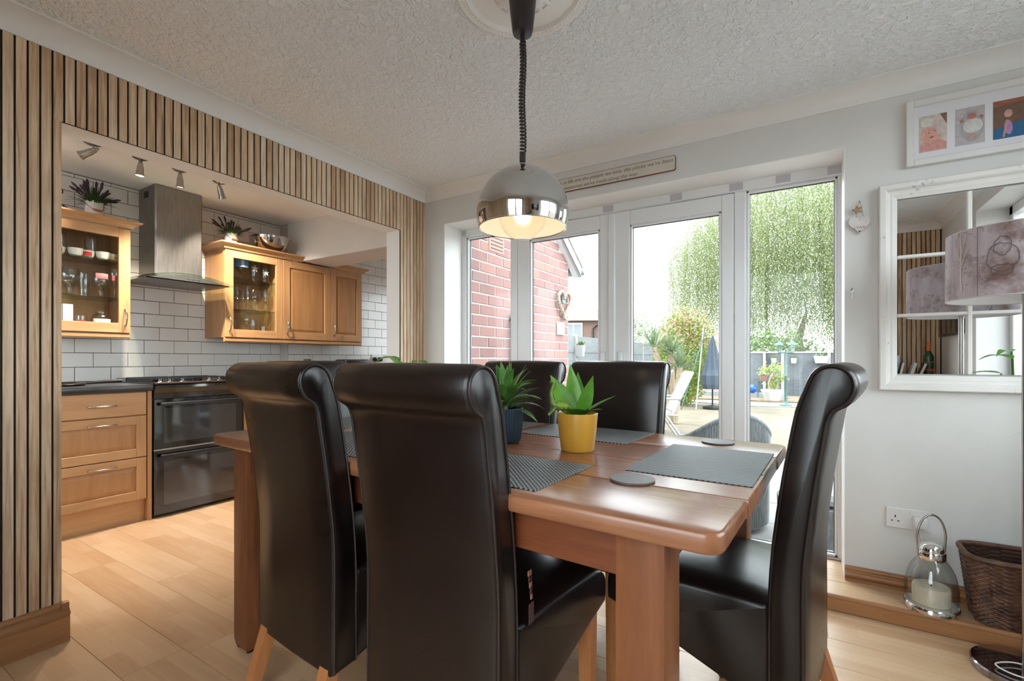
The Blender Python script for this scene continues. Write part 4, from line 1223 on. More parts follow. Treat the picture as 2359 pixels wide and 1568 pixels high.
# printed shaggy animal outline
for cx, cz, rx, rz in ((240, 1.395, 11, 0.045), (240, 1.43, 6, 0.03), (240, 1.355, 8, 0.018)):
    MB().tube([on_shade(cx + rx * math.cos(2 * PI * k / 22) + random.uniform(-.8, .8), cz + rz * math.sin(2 * PI * k / 22) + random.uniform(-.004, .004)) for k in range(22)], 0.0012, 5, True).build('printed_outline', M['seam'], shd)
MB().tube(catmull([(0.13, -0.02, 0.03), (0.06, -0.07, 0.034), (-0.04, -0.085, 0.034), (-0.085, -0.045, 0.036), (-0.03, 0.0, 0.036), (0.04, 0.0, 0.034), (0.09, 0.03, 0.034)], 6), 0.0026, 6).build('cable', M['socket'], fl, 60)

# ---- houseplant in the corner by the lamp: one leaf reaches into view
hp1 = empty('corner_houseplant', (0.86, 2.18, 0), 0, 'green houseplant in a white pot in the corner behind the floor lamp', 'plant')
MB().lathe([(0.0, 0.001), (0.075, 0.001), (0.085, 0.02), (0.10, 0.20), (0.102, 0.22), (0.095, 0.22), (0.09, 0.19), (0.0, 0.19)], 36).build('pot', M['white'], hp1, 40)
M['leaf_c'] = leafy('glossy_houseplant_leaf', (0.06, 0.22, 0.03), (0.16, 0.40, 0.07), 0.35, 0.3, 9)
rng = random.Random(21)
for k in range(16):
    a = k * 2.399
    top = Vector((0.06 * math.cos(a), 0.06 * math.sin(a), 0.58 + 0.035 * k))
    MB().tube([(0.01 * math.cos(a), 0.01 * math.sin(a), 0.19), tuple(top * 0.6 + Vector((0, 0, 0.15))), tuple(top)], 0.004, 6).build('stem', M['leaf_c'], hp1, 60)
    d = Vector((math.cos(a), math.sin(a), 0.35))
    if d.y > 0.55: d.y = 0.4
    if d.x > 0.1: d.x = 0.1
    MB().leaf(top, d, rng.uniform(0.13, 0.19), 0.055, 0.9, n=7).build('leaf', M['leaf_c'], hp1, 70)
MB().leaf((-0.02, 0.03, 0.84), Vector((-1.0, 0.5, 0.5)), 0.27, 0.022, 1.1, n=9).build('leaf', M['leaf_c'], hp1, 70)

# ---- plant in the corner between the kitchen opening and the doors
hp2 = empty('window_houseplant', (-2.12, 2.20, 0), 0, 'tall leafy houseplant by the door corner, leaves showing over the chair', 'plant')
MB().lathe([(0.0, 0.001), (0.085, 0.001), (0.10, 0.02), (0.125, 0.27), (0.128, 0.30), (0.12, 0.30), (0.11, 0.26), (0.0, 0.26)], 36).build('pot', M['white'], hp2, 40)
for k in range(13):
    a = k * 2.399 + 0.4
    hgt = 0.80 + 0.022 * k
    top = Vector((0.05 * math.cos(a), 0.05 * math.sin(a), hgt))
    MB().tube([(0.01 * math.cos(a), 0.01 * math.sin(a), 0.25), tuple(top * 0.6 + Vector((0, 0, 0.18))), tuple(top)], 0.004, 6).build('stem', M['leaf_c'], hp2, 60)
    d = Vector((math.cos(a), math.sin(a), 0.5))
    if d.x < -0.3: d.x = -0.3
    MB().leaf(top, d, rng.uniform(0.16, 0.22), 0.075, 1.2, n=8, shape=0.7).build('leaf', M['leaf_c'], hp2, 70)

# ---- dark television on the right wall (seen in the mirror)
tv = empty('wall_television', (XR, 0.22, 1.25), 0, 'black flat television on the right wall, seen in the mirror', 'television')
B((XR - 0.055, -0.10, 1.26), (XR - 0.02, 0.56, 1.70), 0.004, tv.location).build('casing', M['black'], tv)
B((XR - 0.0565, -0.09, 1.275), (XR - 0.0545, 0.55, 1.69), 0, tv.location).build('screen', M['black_gloss'], tv)
B((XR - 0.02, 0.12, 1.40), (XR - 0.0005, 0.34, 1.56), 0, tv.location).build('bracket', M['black'], tv)
# ================================================================== KITCHEN
XF = -3.705       # front face of the base unit doors
def bow_handle(parent, c, length, axis, out=(1, 0, 0), origin=(0, 0, 0)):
    """curved nickel bow handle; axis 'y' or 'z'"""
    c = Vector(c); o_ = Vector(out)
    ax = Vector((0, 1, 0)) if axis == 'y' else Vector((0, 0, 1))
    h = length / 2
    pts = [c - ax * h, c - ax * h + o_ * 0.012, c - ax * h * 0.55 + o_ * 0.026, c + o_ * 0.030, c + ax * h * 0.55 + o_ * 0.026, c + ax * h + o_ * 0.012, c + ax * h]
    rad = [0.006, 0.0042, 0.0042, 0.0058, 0.0042, 0.0042, 0.006]
    sm_ = catmull([tuple(p) for p in pts], 4); rs = [r[0] for r in catmull([(r,) for r in rad], 4)]
    MB(origin).tube(sm_, 0, 8, radii=rs).build('handle', M['satin'], parent, 60)

def front(parent, name, x, y0, y1, z0, z1, o, style='panel', handle=None, fw=0.065):
    """a cupboard door or drawer front in the plane x, facing +x"""
    d = empty(name, Vector((x, (y0 + y1) / 2, z0)) - o); d.parent = parent
    org = Vector((x, (y0 + y1) / 2, z0))
    g = 0.0015
    y0 += g; y1 -= g; z0 += g; z1 -= g
    if style == 'slab':
        B((x - 0.020, y0, z0), (x, y1, z1), 0.003, org).build('face', M['unit_h'], d)
    else:
        B((x - 0.020, y0, z0), (x, y0 + fw, z1), 0.002, org).build('stile', M['unit'], d)
        B((x - 0.020, y1 - fw, z0), (x, y1, z1), 0.002, org).build('stile', M['unit'], d)
        B((x - 0.020, y0 + fw, z1 - fw), (x, y1 - fw, z1), 0.002, org).build('rail', M['unit_h'], d)
        B((x - 0.020, y0 + fw, z0), (x, y1 - fw, z0 + fw), 0.002, org).build('rail', M['unit_h'], d)
        if style == 'panel':
            a, b, c_, e = y0 + fw, y1 - fw, z0 + fw, z1 - fw
            sl = 0.028
            rg = [[(x - 0.012, a, c_), (x - 0.012, b, c_), (x - 0.012, b, e), (x - 0.012, a, e)],
                  [(x - 0.0115, a + 0.006, c_ + 0.006), (x - 0.0115, b - 0.006, c_ + 0.006), (x - 0.0115, b - 0.006, e - 0.006), (x - 0.0115, a + 0.006, e - 0.006)],
                  [(x - 0.005, a + sl, c_ + sl), (x - 0.005, b - sl, c_ + sl), (x - 0.005, b - sl, e - sl), (x - 0.005, a + sl, e - sl)]]
            MB(org).loft(rg).build('centre_panel', M['unit_panel'], d)
        else:
            B((x - 0.012, y0 + fw, z0 + fw), (x - 0.009, y1 - fw, z1 - fw), 0, org).build('glass_pane', M['pane'], d)
    if handle: bow_handle(d, handle[0], handle[1], handle[2], origin=org)
    return d

# drawer unit left of the cooker
du = empty('drawer_unit', (-4.0, 1.12, 0), 0, 'beech drawer unit with three drawers left of the cooker', 'drawer unit')
o = du.location
B((XK, 0.83, 0.14), (XF - 0.021, 1.415, 0.858), 0, o).build('carcass', M['unit'], du)
for z0, z1, st, hz in ((0.703, 0.855, 'slab', 0.775), (0.428, 0.700, 'panel', 0.655), (0.150, 0.425, 'panel', 0.385)):
    front(du, 'drawer', XF, 0.835, 1.413, z0, z1, o, st, ((XF, 1.18, hz), 0.135, 'y'), 0.055)
B((XF - 0.060, 0.83, 0.0), (XF - 0.042, 1.415, 0.15), 0, o).build('plinth', M['unit_h'], du)
B((XK, 1.417, 0.0), (XF + 0.002, 1.441, 0.858), 0.001, o).build('end_panel', M['unit_panel'], du)
wt = B((XK, 0.80, 0.860), (XF + 0.022, 1.444, 0.900), 0.006, (-4.0, 1.12, 0.86), seg=2).build('worktop', M['worktop'], None, 40)
wt.location = (-4.0, 1.12, 0.86)
tag(wt, 'black laminate worktop over the drawer unit', 'worktop')
# frying pan left on the worktop
gp_ = empty('griddle_pan', (-3.98, 1.05, 0.90), 0, 'flat steel pan with a black handle lying on the worktop', 'pan')
MB().lathe([(0.0, 0.0005), (0.12, 0.0005), (0.135, 0.012), (0.138, 0.018), (0.133, 0.018), (0.118, 0.005), (0.0, 0.005)], 40).build('dish', M['satin'], gp_, 40)
MB().tube([(0.06, 0.115, 0.014), (0.085, 0.20, 0.022), (0.11, 0.285, 0.025)], 0.011, 8, radii=[0.007, 0.011, 0.013]).build('handle', M['black'], gp_, 50)

# cooker
ck = empty('cooker', (-4.0, 1.75, 0), 0, 'black freestanding double oven cooker with glossy glass doors', 'cooker')
o = ck.location
CY0, CY1 = 1.447, 2.047
B((XK + 0.02, CY0, 0.012), (XF - 0.015, CY1, 0.895), 0, o).build('body', M['black'], ck)
B((XK + 0.02, CY0 - 0.002, 0.895), (XF + 0.012, CY1 + 0.002, 0.908), 0.003, o).build('hob', M['black_gloss'], ck)
MB(o).prism([(XF - 0.016, 0.895), (XF + 0.030, 0.893), (XF + 0.034, 0.875), (XF + 0.016, 0.842), (XF + 0.010, 0.805), (XF - 0.016, 0.805)], CY0, CY1, 'y').build('fascia', M['black_gloss'], ck)
M['brown_trim'] = pbr('dark_bronze', (0.05, 0.025, 0.018), 0.3, 0.4)
B((XF - 0.03, CY0 + 0.004, 0.898), (XF + 0.026, CY1 - 0.004, 0.912), 0.003, o).build('control_panel', M['brown_trim'], ck)
for y in (1.49, 1.545, 1.625, 1.80, 1.87, 1.95, 2.0):
    kn = MB(o).lathe([(0.0, 0.0), (0.017, 0.0), (0.018, 0.004), (0.014, 0.008), (0.013, 0.022), (0.0, 0.024)], 20, (XF + 0.004, y, 0.912)).build('knob', M['black_gloss'], ck, 40)
    MB(o).lathe([(0.0175, 0.0), (0.0195, 0.0015), (0.0185, 0.005), (0.016, 0.006)], 20, (XF + 0.004, y, 0.912)).build('knob_ring', M['chrome'], kn, 40)
def oven_door(z0, z1, wz0, wz1, hz):
    d = empty('oven_door', (XF - o.x, 0, z0)); d.parent = ck
    org = Vector((XF, o.y, z0))
    B((XF - 0.014, CY0 + 0.003, z0), (XF + 0.010, CY1 - 0.003, z1), 0.003, org).build('door_panel', M['black_gloss'], d)
    B((XF + 0.0098, CY0 + 0.06, wz0), (XF + 0.0108, CY1 - 0.06, wz1), 0, org).build('door_window', pbr('smoked_glass', (0.035, 0.034, 0.036), 0.05, spec=0.9), d)
    hd = B((XF + 0.030, CY0 + 0.03, hz - 0.011), (XF + 0.046, CY1 - 0.03, hz + 0.011), 0.004, org).build('handle', M['black'], d)
    for y in (CY0 + 0.06, CY1 - 0.06): B((XF + 0.008, y - 0.012, hz - 0.008), (XF + 0.032, y + 0.012, hz + 0.008), 0, org).build('handle_post', M['black'], hd)
oven_door(0.462, 0.800, 0.50, 0.735, 0.765)
oven_door(0.020, 0.452, 0.08, 0.375, 0.415)
B((XF - 0.012, CY0 + 0.002, 0.4515), (XF + 0.012, CY1 - 0.002, 0.4625), 0, o).build('chrome_strip', M['satin'], ck)
for y in (1.60, 1.90):
    for x in (-3.86, -4.12):
        MB(o).lathe([(0.0, 0), (0.045, 0), (0.045, 0.010), (0.03, 0.016), (0.0, 0.016)], 24, (x, y, 0.908)).build('burner', M['black'], ck, 40)
for y0 in (1.475, 1.765):
    for q in range(4):
        x = -4.2 + q * 0.13
        B((x - 0.004, y0, 0.928), (x + 0.004, y0 + 0.26, 0.936), 0, o).build('pan_support', M['black'], ck)
    for y in (y0, y0 + 0.256):
        B((-4.21, y, 0.908), (-3.80, y + 0.006, 0.934), 0, o).build('pan_support', M['black'], ck)
B((XK + 0.004, CY0, 0.905), (XK + 0.02, CY1, 0.932), 0, o).build('rear_upstand', M['satin'], ck)

# base unit right of the cooker, mostly hidden
bu = empty('base_cupboard', (-4.0, 2.8, 0), 0, 'beech base cupboards right of the cooker, hidden behind the chairs', 'cupboard')
o = bu.location
B((XE, 2.052, 0.14), (XF - 0.021, 3.552, 0.858), 0, o).build('carcass', M['unit'], bu)
for k in range(3): front(bu, 'door', XF, 2.052 + 0.5 * k, 2.552 + 0.5 * k, 0.15, 0.855, o, 'panel', ((XF, 2.10 + 0.5 * k, 0.74), 0.12, 'z'))
B((XF - 0.060, 2.052, 0.0), (XF - 0.042, 3.552, 0.14), 0, o).build('plinth', M['unit_h'], bu)
w2 = B((XE, 2.050, 0.860), (XF + 0.022, 3.56, 0.900), 0.006, (-4.0, 2.8, 0.86), seg=2).build('worktop', M['worktop'], None, 40)
w2.location = (-4.0, 2.8, 0.86)
tag(w2, 'black laminate worktop right of the cooker', 'worktop')

# cooker hood
hd = empty('cooker_hood', (-4.07, 1.745, 1.63), 0, 'stainless steel chimney cooker hood with curved glass canopy', 'cooker hood')
o = hd.location
poly = [(XK + 0.001, 1.585), (-4.03, 1.585), (-4.02, 1.595), (-4.02, 1.895), (-4.03, 1.905), (XK + 0.001, 1.905)]
MB(o).prism(poly, 1.68, ZK - 0.003, 'z').build('chimney', M['steel'], hd, 25)
for k in range(5): B((-4.20, 1.5835, 2.27 + 0.010 * k), (-4.13, 1.586, 2.276 + 0.010 * k), 0, o).build('vent_slot', M['dark'], hd)
def arch(y, w=0.30, h=0.052): return h * (1 - ((y - 1.745) / w) ** 2)
n = 20
ys_ = [1.465 + 0.56 * k / n for k in range(n + 1)]
rings = []
for x in (XK + 0.002, -3.95, -3.885, -3.862):
    cut = 0.0 if x < -3.9 else (0.016 if x < -3.87 else 0.028)
    rings.append([(x, y, 1.632 + cut * 0.4) for y in ys_] + [(x, y, 1.636 + max(0.0, arch(y, 0.285) - cut * 0.25)) for y in reversed(ys_)])
MB(o).loft(rings).build('body', M['steel'], hd, 30)
ys_ = [1.435 + 0.62 * k / 24 for k in range(25)]
rings = []
for x in (XK + 0.002, -4.0, -3.90, -3.845):
    rings.append([(x, y, 1.6385 + arch(y, 0.31)) for y in ys_] + [(x, y, 1.6445 + arch(y, 0.31)) for y in reversed(ys_)])
MB(o).loft(rings).build('glass_canopy', M['shelf_glass'], hd, 40)
for k in range(6): MB(o).ball((-3.8615, 1.725 + 0.016 * k, 1.658), 0.004, 8, 6).build('button', M['black'], hd, 60)

# wall cupboards
XU = -3.97
def cornice(parent, y0, y1, o, left, right):
    for nm, pr in (('cornice', [(0.0, 1.966), (0.012, 1.966), (0.016, 1.978), (0.030, 1.992), (0.046, 2.000), (0.052, 2.004), (0.052, 2.014), (0.0, 2.014)]),):
        rings = []
        r0, r1 = [], []
        for d, z in pr:
            r0.append((XU + d, y0 - (d if left else 0), z)); r1.append((XU + d, y1 + (d if right else 0), z))
        MB(o).loft([r0, r1]).build(nm, M['unit_h'], parent)
        if left:
            MB(o).loft([[(XK + 0.001, y0 - d, z) for d, z in pr], [(XU + d, y0 - d, z) for d, z in pr]]).build(nm, M['unit_panel'], parent)
        if right:
            MB(o).loft([[(XK + 0.001, y1 + d, z) for d, z in pr], [(XU + d, y1 + d, z) for d, z in pr]]).build(nm, M['unit_panel'], parent)
def pelmet(parent, y0, y1, o, xb=XK + 0.001):
    MB(o).prism([(XU - 0.03, 1.210), (XU - 0.012, 1.210), (XU - 0.006, 1.218), (XU - 0.006, 1.240), (XU - 0.016, 1.246), (XU - 0.03, 1.246)], y0, y1, 'y').build('pelmet', M['unit_h'], parent)
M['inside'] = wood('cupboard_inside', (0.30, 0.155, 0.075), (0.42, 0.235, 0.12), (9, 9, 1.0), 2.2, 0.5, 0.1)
def wall_unit(name, label, y0, y1, style, hy, xb=XK + 0.001, cl=False, cr=False, pl=True, cor=True, top=1.966):
    u = empty(name, ((XU + xb) / 2, (y0 + y1) / 2, 1.21), 0, label, 'wall cupboard')
    o = u.location
    t = 0.018
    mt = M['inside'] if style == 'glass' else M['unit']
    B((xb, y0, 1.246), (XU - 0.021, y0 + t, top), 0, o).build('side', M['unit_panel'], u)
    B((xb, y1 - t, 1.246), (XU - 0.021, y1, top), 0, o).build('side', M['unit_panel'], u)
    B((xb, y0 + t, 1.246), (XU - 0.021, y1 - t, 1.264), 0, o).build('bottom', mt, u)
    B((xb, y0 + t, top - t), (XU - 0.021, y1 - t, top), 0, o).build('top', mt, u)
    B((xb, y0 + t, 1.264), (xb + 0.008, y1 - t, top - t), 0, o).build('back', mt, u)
    if style == 'glass':
        for z in (1.485, 1.745): B((xb + 0.01, y0 + t, z - 0.006), (XU - 0.030, y1 - t, z), 0, o).build('glass_shelf', M['shelf_glass'], u)
    front(u, 'door', XU, y0, y1, 1.247, top - 0.001, o, style, ((XU, hy, 1.355), 0.11, 'z'))
    if pl: pelmet(u, y0, y1, o)
    if cor: cornice(u, y0, y1, o, cl, cr)
    return u
wall_unit('glass_cupboard', 'beech wall cupboard with glass door left of the cooker hood', 0.82, 1.42, 'glass', 1.388, cr=True)
wall_unit('glass_cupboard', 'beech wall cupboard with glass door right of the cooker hood', 2.05, 2.55, 'glass', 2.082, cl=True)
u2 = wall_unit('wall_cupboard', 'wide beech wall cupboard with solid panelled door under the beam', 2.55, 3.052, 'panel', 2.585, xb=XE + 0.001, cor=False)
MB(u2.location).loft([[(XU + d, 2.55, z) for d, z in ((0, 1.966), (0.012, 1.966), (0.030, 1.992), (0.052, 2.004), (0.052, 2.014), (0, 2.014))], [(XU + d, 2.728, z) for d, z in ((0, 1.966), (0.012, 1.966), (0.030, 1.992), (0.052, 2.004), (0.052, 2.014), (0, 2.014))]]).build('cornice', M['unit_h'], u2)
u3 = wall_unit('wall_cupboard', 'narrow beech wall cupboard with solid panelled door nearest the opening', 3.052, 3.44, 'panel', 3.085, xb=XE + 0.001, cor=False)
MB(u3.location).loft([[(XU + d, 3.075, z) for d, z in ((0, 1.966), (0.012, 1.966), (0.030, 1.992), (0.052, 2.004), (0.052, 2.014), (0, 2.014))], [(XU + d, 3.44 + d, z) for d, z in ((0, 1.966), (0.012, 1.966), (0.030, 1.992), (0.052, 2.004), (0.052, 2.014), (0, 2.014))]]).build('cornice', M['unit_h'], u3)

# ---- glassware
def glass_thing(name, prof, loc, label, group, s=1.0, extra=None):
    o_ = MB().shell([(r * s, z * s) for r, z in prof], 24).build(name, M['glassware'], None, 60)
    o_.location = loc
    tag(o_, label, 'glass', group)
    return o_
WINE = catmull([(0.001, 0.002), (0.032, 0.001), (0.030, 0.004), (0.008, 0.010), (0.0042, 0.03), (0.0042, 0.075), (0.012, 0.088), (0.034, 0.110), (0.041, 0.140), (0.037, 0.175), (0.034, 0.192)], 3)
GOBL = catmull([(0.001, 0.002), (0.036, 0.001), (0.034, 0.005), (0.012, 0.014), (0.010, 0.045), (0.020, 0.058), (0.048, 0.085), (0.056, 0.120), (0.050, 0.155), (0.046, 0.17)], 3)
TUMB = catmull([(0.001, 0.003), (0.028, 0.001), (0.032, 0.01), (0.036, 0.10)], 3)
FLUT = catmull([(0.001, 0.002), (0.028, 0.001), (0.006, 0.010), (0.004, 0.07), (0.012, 0.085), (0.024, 0.12), (0.026, 0.17), (0.022, 0.20)], 3)
JUG = catmull([(0.001, 0.003), (0.040, 0.001), (0.050, 0.02), (0.054, 0.05), (0.044, 0.085), (0.026, 0.105), (0.030, 0.120)], 3)
BEER = catmull([(0.001, 0.003), (0.030, 0.001), (0.028, 0.03), (0.034, 0.10), (0.033, 0.155)], 3)
gl, gm, gb = 'glasses in the left glass cupboard', 'glasses in the right glass cupboard', 'gb'
M['red'] = pbr('red_print', (0.45, 0.03, 0.03), 0.4); M['pink'] = pbr('pink_label', (0.60, 0.16, 0.16), 0.5); M['china'] = mottled('painted_china', (0.62, 0.58, 0.52), (0.70, 0.68, 0.64), 40, 0.3)
M['blue_print'] = pbr('blue_print', (0.10, 0.28, 0.55), 0.4)
xs = -4.10
def band(parent, r, z0, z1, a0, a1, mat, name='label_print'):
    n_ = 10
    vs_, fs = [], []
    for k in range(n_ + 1):
        a = R(a0 + (a1 - a0) * k / n_)
        vs_ += [(r * math.cos(a), r * math.sin(a), z0), (r * math.cos(a), r * math.sin(a), z1)]
    for k in range(n_): fs.append((2 * k, 2 * k + 1, 2 * k + 3, 2 * k + 2))
    MB().add(vs_, fs).build(name, mat, parent, 60)
# left cupboard: top shelf china with glass domes, middle shelf goblets, bottom shelf jars
for k, (y, lab) in enumerate(((1.075, 'white china cup with red flowers at the left of the top cupboard shelf'), (1.155, 'plain white china cup second on the top cupboard shelf'), (1.225, 'white china cup with red poppies in middle of the top cupboard shelf'), (1.30, 'small white china bowl fourth on the top cupboard shelf'), (1.365, 'china cup with gold pattern at the right of the top cupboard shelf'))):
    c = MB().lathe([(0.0, 0.0005), (0.026, 0.0005), (0.036, 0.02), (0.040, 0.05), (0.038, 0.05), (0.033, 0.02), (0.0, 0.008)], 24).build('china_cup', M['china'], None, 50)
    c.location = (xs + (0.03 if k % 2 else 0.0), y, 1.7455)
    tag(c, lab, 'cup', 'china cups in the left glass cupboard')
    if k in (0, 2):
        band(c, 0.0388, 0.012, 0.040, -50, 20, M['red'], 'painted_flower')
    if k == 4: band(c, 0.0388, 0.012, 0.030, -40, 20, pbr('gold_print', (0.45, 0.30, 0.08), 0.4), 'painted_flower')
for y, lab in ((1.085, 'upturned glass tumbler above the red-flowered cup'), (1.24, 'upturned glass tumbler above the poppy cup')):
    g = glass_thing('glass_tumbler', [(r, 0.1 - z) for r, z in TUMB], (xs + 0.005, y, 1.7965), lab, gl, 0.95)
for y, pr, lab, s_, dx in ((1.035, GOBL, 'large round goblet at the left end of the middle cupboard shelf', 1.15, 0.0), (1.12, GOBL, 'large round goblet second on the middle cupboard shelf', 1.05, 0.04), (1.20, BEER, 'tall beer glass third on the middle cupboard shelf', 1.0, 0.02),
                            (1.285, GOBL, 'large goblet with pink label on the middle cupboard shelf', 1.0, 0.03), (1.365, FLUT, 'tall flute with pink label at right of the middle cupboard shelf', 1.05, 0.02), (1.165, WINE, 'wine glass at the back of the middle cupboard shelf', 1.0, -0.08), (1.33, WINE, 'wine glass behind the pink-labelled glasses on the middle shelf', 1.0, -0.08)):
    g = glass_thing('drinking_glass', pr, (xs + dx, y, 1.4855), lab, gl, s_)
    if 'pink' in lab and 'behind' not in lab: band(g, 0.053 if pr is GOBL else 0.028, 0.125, 0.160, -45, 30, M['pink'])
for y, pr, lab, s_ in ((1.18, TUMB, 'small glass with red badge on the cupboard floor', 0.9), (1.285, JUG, 'round glass jug with white print on the cupboard floor', 1.1), (1.365, TUMB, 'small shot glass at right of the cupboard floor', 0.6)):
    g = glass_thing('drinking_glass', pr, (xs + 0.04, y, 1.2645), lab, gl, s_)
    if 'badge' in lab: band(g, 0.0325, 0.02, 0.06, -50, 30, M['red'])
    if 'jug' in lab: band(g, 0.0585, 0.03, 0.075, -60, 40, M['china'])
for y, w, h, lab, m_ in ((1.045, 0.07, 0.15, 'white and red printed carton at left of the cupboard floor', 'c1'), (1.11, 0.05, 0.16, 'tall pale carton on the cupboard floor', 'c2')):
    c = empty('carton', (xs + 0.03, y, 1.2645), 0, lab, 'carton')
    MB().box((-0.03, -w / 2, 0), (0.03, w / 2, h), 0.001).build('box', pbr('carton_' + m_, (0.68, 0.68, 0.68), 0.5), c)
    for q in range(4): MB().box((0.030, -w * 0.36, 0.02 + 0.035 * q), (0.0304, w * 0.36, 0.034 + 0.035 * q)).build('print', M['red'] if m_ == 'c1' else pbr('grey_print', (0.5, 0.52, 0.55), 0.5), c)
# right cupboard
def star_poly(cx, cz, r):
    return [(cx + (r if k % 2 == 0 else r * 0.42) * math.cos(PI / 2 + PI * k / 5), cz + (r if k % 2 == 0 else r * 0.42) * math.sin(PI / 2 + PI * k / 5)) for k in range(10)]
for y, pr, lab, s_, dec in ((2.16, BEER, 'beer glass at the left of the top right-cupboard shelf', 1.0, None), (2.235, GOBL, 'goblet with blue and white print on the top right-cupboard shelf', 1.1, 'blue'), (2.345, BEER, 'tall glass with a white star print on the top right-cupboard shelf', 1.05, 'star'), (2.445, BEER, 'tall glass with a pale blue star print on the top right-cupboard shelf', 1.1, 'star2')):
    g = glass_thing('drinking_glass', pr, (xs + 0.02, y, 1.7455), lab, gm, s_)
    if dec == 'blue':
        band(g, 0.063, 0.10, 0.165, -70, -25, M['blue_print']); band(g, 0.063, 0.10, 0.165, -25, -5, M['china']); band(g, 0.063, 0.10, 0.165, -5, 40, M['blue_print'])
    if dec and 'star' in dec:
        MB().prism(star_poly(-0.01, 0.105 if dec == 'star' else 0.085, 0.033), 0.038, 0.0386, 'x').build('star_print', M['china'] if dec == 'star' else pbr('pale_blue_print', (0.45, 0.62, 0.66), 0.5), g)
for k, (y, pr, lab, s_) in enumerate(((2.15, WINE, 'wine glass first on the middle right-cupboard shelf', 1.0), (2.215, FLUT, 'slim flute second on the middle right-cupboard shelf', 1.0), (2.275, FLUT, 'bright champagne flute third on the middle right-cupboard shelf', 1.05), (2.35, GOBL, 'wide wine goblet fourth on the middle right-cupboard shelf', 1.05), (2.43, FLUT, 'flute fifth on the middle right-cupboard shelf', 1.0), (2.475, WINE, 'wine glass last on the middle right-cupboard shelf', 0.95), (2.32, WINE, 'wine glass at the back of the middle right-cupboard shelf', 1.0))):
    glass_thing('drinking_glass', pr, (xs + (0.05, 0.0, 0.05, 0.02, 0.05, 0.0, -0.1)[k], y, 1.4855), lab, gm, s_)
for y, pr, lab, s_ in ((2.155, BEER, 'tumbler at the left of the right cupboard floor', 0.9), (2.27, WINE, 'tall stemmed glass on the right cupboard floor', 1.0), (2.33, BEER, 'etched tumbler on the right cupboard floor', 0.95), (2.42, TUMB, 'short tumbler with print on the right cupboard floor', 0.9)):
    glass_thing('drinking_glass', pr, (xs + 0.04, y, 1.2645), lab, gm, s_)
tin = empty('black_tin', (xs + 0.04, 2.472, 1.2645), 0, 'small black printed box at the right of the cupboard floor', 'box')
MB().box((-0.03, -0.026, 0), (0.03, 0.026, 0.05), 0.001).build('box', M['black'], tin)
MB().box((0.030, -0.006, 0.008), (0.0304, 0.004, 0.02)).build('print', M['china'], tin)

# ---- lavender in enamel jugs, steel bowl, wire rack on top of the cupboards
M['enamel'] = pbr('cream_enamel', (0.72, 0.69, 0.63), 0.25)
M['lav_leaf'] = leafy('lavender_leaf', (0.03, 0.075, 0.02), (0.10, 0.18, 0.05), 0.6, 0.2)
M['lav'] = mottled('lavender_flower', (0.03, 0.018, 0.03), (0.085, 0.05, 0.085), 40, 0.8)
def lavender(x, y, z, label, s, seed):
    j = empty('lavender_jug', (x, y, z), 0, label, 'plant', 'lavender jugs on top of the cupboards')
    MB().lathe([(0.0, 0.0005), (0.048 * s, 0.0005), (0.052 * s, 0.006), (0.052 * s, 0.075 * s), (0.044 * s, 0.090 * s), (0.050 * s, 0.118 * s), (0.046 * s, 0.118 * s), (0.040 * s, 0.09 * s), (0.0, 0.08 * s)], 30).build('jug', M['enamel'], j, 40)
    pts = [(0.0, -0.050 * s, 0.105 * s), (0.040 * s, -0.036 * s, 0.070 * s), (0.060 * s, 0.0, 0.052 * s), (0.040 * s, 0.036 * s, 0.070 * s), (0.0, 0.050 * s, 0.105 * s)]
    h = MB().tube(catmull(pts, 4), 0.0018, 6).build('wire_handle', M['satin'], j, 60)
    MB().tube([(0.060 * s, -0.026 * s, 0.055 * s), (0.060 * s, 0.026 * s, 0.055 * s)], 0.007 * s, 8).build('wooden_grip', M['chair_leg'], h, 60)
    rg = random.Random(seed)
    fol = MB()
    for k in range(190):
        a = rg.uniform(0, 2 * PI); e = rg.uniform(25, 85)
        d = Vector((math.cos(a) * math.cos(R(e)), math.sin(a) * math.cos(R(e)), math.sin(R(e))))
        fol.leaf((0.025 * s * math.cos(a), 0.025 * s * math.sin(a), 0.10 * s), d, rg.uniform(0.07, 0.13) * s, 0.011 * s, rg.uniform(0.2, 1.0), n=4)
    fo = fol.build('foliage', M['lav_leaf'], j); fo['kind'] = 'stuff'
    for k in range(24):
        a = rg.uniform(0, 2 * PI); e = rg.uniform(25, 84)
        d = Vector((math.cos(a) * math.cos(R(e)), math.sin(a) * math.cos(R(e)), math.sin(R(e))))
        b = Vector((0.02 * s * math.cos(a), 0.02 * s * math.sin(a), 0.11 * s))
        L = rg.uniform(0.12, 0.19) * s
        pp = [b + d * L * t + Vector((0, 0, -0.03 * s * t * t)) for t in (0, 0.35, 0.65, 0.8, 0.9, 1.0)]
        MB().tube([tuple(p) for p in pp], 0, 6, radii=[0.0012, 0.0016, 0.0055 * s, 0.008 * s, 0.007 * s, 0.002]).build('flower_spike', M['lav'], j, 60)
    return j
lavender(-4.10, 1.262, 2.0145, 'purple lavender in a cream enamel jug on the left cupboard', 1.0, 4)
lavender(-4.10, 2.165, 2.0145, 'purple lavender in a cream enamel jug on the right cupboard', 0.95, 9)
bw = empty('steel_bowl', (-4.10, 2.505, 2.0145), 0, 'large polished steel mixing bowl on top of the right cupboard', 'bowl')
prof = catmull([(0.001, 0.001), (0.06, 0.001), (0.085, 0.012), (0.135, 0.060), (0.160, 0.115), (0.166, 0.140), (0.170, 0.141)], 4)
MB().shell(prof + [(r - 0.002, z) for r, z in reversed(prof)], 56).build('bowl', pbr('polished_steel', (0.55, 0.53, 0.50), 0.12, 1.0), bw, 60)
